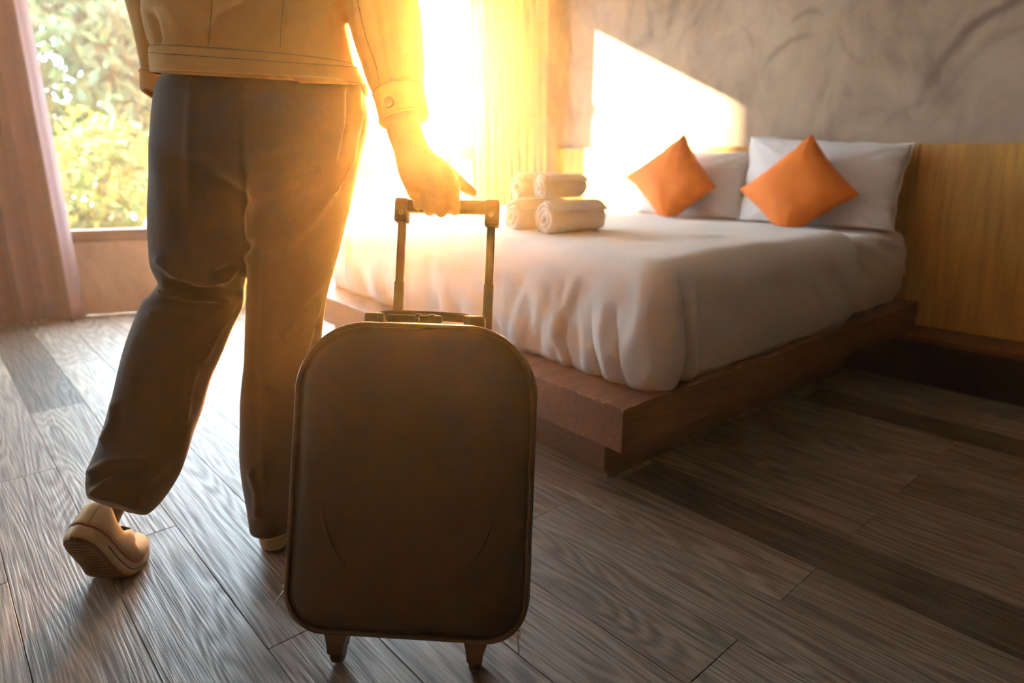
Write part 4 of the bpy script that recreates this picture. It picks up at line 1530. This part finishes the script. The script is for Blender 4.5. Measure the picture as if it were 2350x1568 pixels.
# legs inside the trousers
for lg_ in (legL, legR):
    K = [(k_[0] + 28, k_[1], k_[2] - 28, k_[3], k_[4], max(0.028, k_[5] - 0.028)) for k_ in lg_]
    parts.append(silhouette_loft(K, n=24))
bmq = fuse('person', merge(*parts), 0.0031, 3, 0.5)
HL = [([(965, 442), (967, 462)], -0.002, 3), ([(992, 446), (996, 478)], -0.0025, 3), ([(1022, 440), (1025, 478)], -0.0025, 3), ([(1045, 395), (1052, 420)], -0.0015, 5),
      ([(960, 375), (968, 430)], 0.0008, 9), ([(985, 375), (1000, 430)], 0.0008, 9)]
displace(bmq, lambda co, no: creases(co, no, HL))
person = link_mesh('person', bmq, 'skin', label='person in cream jacket and dark trousers walking away, pulling a suitcase by its handle', cat='person')
link_mesh('trousers', tm, 'trousers', person, label='dark navy pressed trousers')
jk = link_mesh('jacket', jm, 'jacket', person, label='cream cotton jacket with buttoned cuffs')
# hair cap
hv = []
for i in range(13):
    ph_ = math.pi * 0.72 * i / 12
    ring = []
    for k in range(28):
        a = 2 * math.pi * k / 28
        s_ = math.sin(ph_) + 1e-3
        back = -math.sin(a)
        lim = ph_ if back > -0.1 else min(ph_, math.pi * 0.40)
        s2 = math.sin(lim) + 1e-3
        ring.append(hc + (RT * 0.086 * math.cos(a) + fd * 0.106 * math.sin(a)) * s2 * (1 + 0.02 * math.sin(9 * a + i)) + zv * 0.130 * math.cos(lim))
    hv.append(ring)
mesh_obj('hair', *loft_rings(hv, False), 'hair', person, label='short dark hair')
# fingernails (index tip edge is seen)
# hem band, cuffs, buttons
hem = [(372, 108, 800, 141, 1.204, 0.126), (370, 116, 808, 148, 1.204, 0.128), (372, 140, 818, 166, 1.205, 0.129), (374, 160, 827, 184, 1.206, 0.128), (375, 168, 829, 190, 1.206, 0.126)]
hv_, hf_ = drop_back(silhouette_loft(hem, n=72, sub=4, power=2.5, caps=False, grow=0.005))
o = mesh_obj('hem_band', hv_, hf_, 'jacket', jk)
sm = o.modifiers.new('s', 'SOLIDIFY')
sm.thickness = 0.004
for ri in (1, 4, 15):
    K = np.array(hv_[ri * 72:(ri + 1) * 72])
    K = K + (K - K.mean(0)) * 0.006
    mesh_obj('hem_stitching', *tube(K, 0.0009, 5, closed=True), 'stitch', jk)


def seam(pts, r=0.0008, name='seam'):
    """stitched seam on the camera side of the jacket: points by ray onto the jacket mesh"""
    from mathutils.bvhtree import BVHTree
    res = []
    for x, y in pts:
        d = Vector(unit(place(x, y, 1.0) - CAM))
        hit = BV.ray_cast(Vector(CAM), d)
        if hit[0] is not None:
            res.append(np.array(hit[0]) - np.array(d) * 0.0004)
    if len(res) > 1:
        mesh_obj(name, *tube(res, r, 5), 'stitch', jk)


from mathutils.bvhtree import BVHTree
bmt = bmesh.new()
bmt.from_mesh(jm)
BV = BVHTree.FromBMesh(bmt)
for pl_ in (catmull([(650, -120), (650, 0), (645, 60), (643, 110)], 6), catmull([(488, -120), (486, 0), (482, 60), (478, 104)], 6), catmull([(820, 0), (838, 80), (862, 150), (872, 200)], 6)):
    seam(pl_)
bmt.free()


def cuff(keys, bx, by, parent, label, btn=0.0088):
    v, f = silhouette_loft(keys, n=48, sub=4, power=2.1, caps=False)
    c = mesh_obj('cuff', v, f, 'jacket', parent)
    sm = c.modifiers.new('s', 'SOLIDIFY')
    sm.thickness = 0.0035
    for ri in (1, 11):
        K = np.array(v[ri * 48:(ri + 1) * 48])
        K = K + (K - K.mean(0)) * 0.02
        mesh_obj('cuff_stitching', *tube(K, 0.0008, 5, closed=True), 'stitch', parent)
    bmx = bmesh.new()
    bmx.from_mesh(c.data)
    bv = BVHTree.FromBMesh(bmx)
    d = Vector(unit(place(bx, by, 1.0) - CAM))
    hit = bv.ray_cast(Vector(CAM), d)
    bmx.free()
    if hit[0] is not None:
        p = np.array(hit[0])
        nn_ = np.array(hit[1])
        if nn_ @ FW > 0: nn_ = -nn_
        a = unit(np.cross(nn_, [0, 0, 1]))
        b = np.cross(nn_, a)
        prof = [(0.2, 0.0035), (0.6, 0.0035), (0.92, 0.0042), (1.0, 0.003), (1.0, 0.0), (0.5, -0.001)]
        rg = [[p + nn_ * h + (a * math.cos(t_) + b * math.sin(t_)) * btn * r_ for t_ in np.linspace(0, 2 * math.pi, 25)[:-1]] for r_, h in prof]
        mesh_obj('button', *loft_rings(rg), 'button', parent, label='brown shank button on the cuff')


cuff([(856, 218, 972, 197, 1.157, 0.041), (862, 240, 976, 216, 1.156, 0.041), (868, 265, 981, 240, 1.155, 0.040), (873, 288, 985, 262, 1.154, 0.038)], 893, 234, jk, None)
cuff([(331, 170, 404, 180, 1.272, 0.044), (331, 190, 408, 205, 1.273, 0.044), (331, 207, 412, 230, 1.274, 0.043), (333, 216, 414, 240, 1.274, 0.042)], 373, 214, jk, None, 0.0075)

# nail on the index finger
nv, nf = [], []


# shoes
def shoe(ball, az, lift, roll, label, length=0.265, bend=0.185, wid=1.0):
    """low canvas sneaker. local x forward from heel, z up. lift = heel pitch about the ball."""
    fwd = np.array([math.cos(az), math.sin(az), 0])
    lft = np.array([-math.sin(az), math.cos(az), 0])
    cr, sr = math.cos(roll), math.sin(roll)

    def tf(x, y, z):
        # roll about the long axis, then bend at the ball
        y, z = y * cr - z * sr, y * sr + z * cr
        dx_ = bend - x
        if dx_ > 0:
            w_ = 0.06
            ang = lift * min(1.0, dx_ / w_)
            # integrate the bend
            if dx_ < w_:
                aa = lift * dx_ / w_
                R_ = w_ / max(lift, 1e-6)
                px_, pz_ = -R_ * math.sin(aa), R_ * (1 - math.cos(aa))
                ang = aa
            else:
                R_ = w_ / max(lift, 1e-6)
                px_ = -R_ * math.sin(lift) - (dx_ - w_) * math.cos(lift)
                pz_ = R_ * (1 - math.cos(lift)) + (dx_ - w_) * math.sin(lift)
                ang = lift
            X_ = px_ + z * math.sin(ang)
            Z_ = pz_ + z * math.cos(ang)
        else:
            X_, Z_ = -dx_, z
        return np.array(ball) + fwd * X_ + lft * y + np.array([0, 0, Z_])

    def halfw(x):
        xs = [0, 0.006, 0.02, 0.045, 0.10, 0.16, 0.195, 0.225, 0.25, 0.262, 0.265]
        ws = [0.0, 0.018, 0.029, 0.0345, 0.034, 0.043, 0.046, 0.042, 0.030, 0.015, 0.0]
        return np.interp(x, np.array(xs) * length / 0.265, ws) * wid

    xs = np.r_[0.0, 0.003, 0.008, 0.015, np.linspace(0.025, length - 0.025, 24), length - 0.015, length - 0.008, length - 0.003, length]

    def outline(grow=0.0, n=0):
        a = [(x, halfw(x) + grow) for x in xs]
        a[0] = (-grow, 0.006)
        a[-1] = (length + grow, 0.005)
        return a + [(x, -w_) for x, w_ in a[::-1]]

    root = empty('shoe', ball)
    root.parent = person
    if label: root['label'] = label
    inv = -np.array(ball)

    def add_(name, V, F, m, lab=None):
        o_ = mesh_obj(name, [np.asarray(v_) + inv for v_ in V], F, m, root, label=lab)
        return o_

    # sole: foxing band
    rgs = []
    for g_, z_ in ((-0.004, 0.0), (0.001, 0.003), (0.0025, 0.010), (0.002, 0.024), (0.0, 0.029), (-0.004, 0.030)):
        rgs.append([tf(x, y, z_) for x, y in outline(g_)])
    V, F = loft_rings(rgs, True)
    add_('sole', V, F, 'rubber', 'cream rubber sole')
    # outsole
    rgs = []
    for g_, z_ in ((-0.010, -0.0055), (-0.006, -0.0055), (-0.003, -0.003), (-0.003, 0.002)):
        rgs.append([tf(x, y, z_) for x, y in outline(g_)])
    V, F = loft_rings(rgs, True)
    add_('outsole', V, F, 'outsole', 'worn dark outsole')
    # tread bars across the outsole
    tb = []
    for x in np.linspace(0.02, length - 0.03, 22):
        wv_ = halfw(x) - 0.012
        if wv_ > 0.005:
            tb.append(tube([tf(x - 0.004, -wv_, -0.0058), tf(x + 0.002, -wv_ * .4, -0.0066), tf(x - 0.002, wv_ * .4, -0.0066), tf(x + 0.003, wv_, -0.0058)], 0.0016, 5))
    V, F = merge(*tb)
    o_ = add_('tread', V, F, 'outsole')
    o_['kind'] = 'stuff'
    # stripes
    ln = [(tf(x, y, 0.0275)) for x, y in outline(0.0022)]
    add_('red_stripe', *tube(ln, 0.0012, 6, closed=True), 'red', 'thin red line round the top of the sole')
    side_pts = [(x, y) for x, y in outline(0.0028) if x > 0.045 * length / .265]
    h_ = len(side_pts) // 2
    for sp in (side_pts[:h_], side_pts[h_:]):
        add_('navy_stripe', *tube([tf(x, y, 0.0135) for x, y in sp], 0.0014, 6), 'navy', 'short navy line low on the sole')
    # upper
    rgs = []
    zs = np.linspace(0, 1, 9)
    nx = len(xs)
    top_h = lambda x: np.interp(x, [0, 0.02, 0.05, 0.09, 0.12, 0.16, 0.2, 0.24, 0.265], [0.080, 0.081, 0.068, 0.066, 0.088, 0.084, 0.060, 0.042, 0.034])
    for q in zs:
        ring = []
        for x, y in outline(0.0):
            z_ = 0.028 + (top_h(x * 0.265 / length) - 0.028) * math.sin(q * math.pi / 2)
            op = 0.55 if x > 0.13 else 0.28           # closes over the instep, stays open at the ankle
            k_ = 1 - op * q ** 2.2
            xx = x + (0.010 * q if x < 0.02 else 0)
            bl_ = min(1, max(0, (x - 0.10) / 0.065))
            bl_ = bl_ * bl_ * (3 - 2 * bl_)
            k_ = (1 - bl_) * (1 - 0.30 * q ** 1.6 * (1 if x > .02 else .6)) + bl_ * max(0.02, 1 - q ** 2.5)
            ring.append(tf(xx, y * k_, z_))
        rgs.append(ring)
    V, F = loft_rings(rgs, False)
    up = add_('canvas_upper', V, F, 'canvas', 'cream canvas upper')
    sm_ = up.modifiers.new('s', 'SOLIDIFY')
    sm_.thickness = 0.002
    # heel strip up the back
    hs = []
    for q in np.linspace(0, 1, 10):
        z_ = 0.028 + (0.079 - 0.028) * math.sin(q * math.pi / 2)
        x_ = -0.0015 + 0.010 * q
        k_ = 1 - 0.18 * q ** 1.6
        row = []
        for yy in np.linspace(-1, 1, 7):
            y_ = yy * 0.013
            row.append(tf(x_ + 0.0055 * yy * yy - 0.0012, y_ * k_, z_))
        hs.append(row)
    V = [p_ for r_ in hs for p_ in r_]
    F = [(j * 7 + i, j * 7 + i + 1, (j + 1) * 7 + i + 1, (j + 1) * 7 + i) for j in range(9) for i in range(6)]
    o_ = add_('heel_strip', V, F, 'canvas')
    sm_ = o_.modifiers.new('s', 'SOLIDIFY')
    sm_.thickness = 0.0012
    # collar binding and laces, tongue
    colr = [rgs[-1][i] for i, (x, y) in enumerate(outline(0.0)) if x <= 0.135]
    add_('collar', *tube(colr, 0.0018, 6, closed=True), 'canvas')
    tg = [[tf(x, y, top_h(x) + 0.004 - 6 * y * y) for y in np.linspace(-0.018, 0.018, 7)] for x in np.linspace(0.115, 0.19, 8)]
    V = [p_ for r_ in tg for p_ in r_]
    F = [(j * 7 + i, j * 7 + i + 1, (j + 1) * 7 + i + 1, (j + 1) * 7 + i) for j in range(7) for i in range(6)]
    add_('tongue', V, F, 'canvas')
    for i, x in enumerate(np.linspace(0.125, 0.185, 5)):
        add_('lace', *tube([tf(x, -0.02, top_h(x) + .002), tf(x + .004, 0, top_h(x) + 0.008), tf(x + .008, 0.02, top_h(x) + .002)], 0.002, 6), 'canvas')
    for s_ in (-1, 1):
        c_ = tf(0.105, s_ * 0.0335, 0.040)
        rg_ = [tf(0.105 + 0.003 * math.cos(a), s_ * 0.0335, 0.040 + 0.003 * math.sin(a)) for a in np.linspace(0, 2 * math.pi, 11)[:-1]]
        add_('eyelet', *tube(rg_, 0.0008, 5, closed=True), 'steel')
    # sock and ankle filling the opening
    sk = [[tf(0.058 + 0.042 * math.cos(a) * r_, 0.026 * math.sin(a) * r_, z_) for a in np.linspace(0, 2 * math.pi, 25)[:-1]] for r_, z_ in ((0.9, 0.03), (0.95, 0.06), (0.9, 0.08), (0.85, 0.11), (0.84, 0.15))]
    V, F = loft_rings(sk)
    add_('sock', V, F, 'sock', 'black sock')
    return root


shoe((0.181, 1.458, 0.006), math.radians(52), math.radians(61), math.radians(6), 'cream canvas sneaker lifted at the heel, sole showing', length=0.285, bend=0.20, wid=1.06)
hx_, hy_ = 0.452, 1.300
az_ = math.radians(56)
shoe((hx_ + 0.185 * math.cos(az_), hy_ + 0.185 * math.sin(az_), 0.006), az_, 1e-4, 0.0, 'cream canvas sneaker flat on the floor beside the suitcase')

# ------------------------------------------------------------------ haze volume added to imitate lens-flare glow
hz = bpy.data.materials.new('flare_haze')
hz.use_nodes = True
t = hz.node_tree
t.nodes.remove(t.nodes['Principled BSDF'])
vs = t.nodes.new('ShaderNodeVolumeScatter')
vs.inputs['Color'].default_value = (1.0, 0.93, 0.84, 1)
vs.inputs['Density'].default_value = 0.032
vs.inputs['Anisotropy'].default_value = 0.88
t.links.new(vs.outputs[0], t.nodes['Material Output'].inputs['Volume'])
M['haze'] = hz
bm = quad_prism([(-4.18, -2.18), (XW + 0.14, -2.18), (XW + 0.14, wy(XW) + 0.22), (-4.18, wy(-4.18) + 0.22)], -0.05, CEIL + 0.05)
o = bm_obj('haze', bm, 'haze', kind='stuff', label='added haze imitating a warm lens-flare glow', cat='haze')
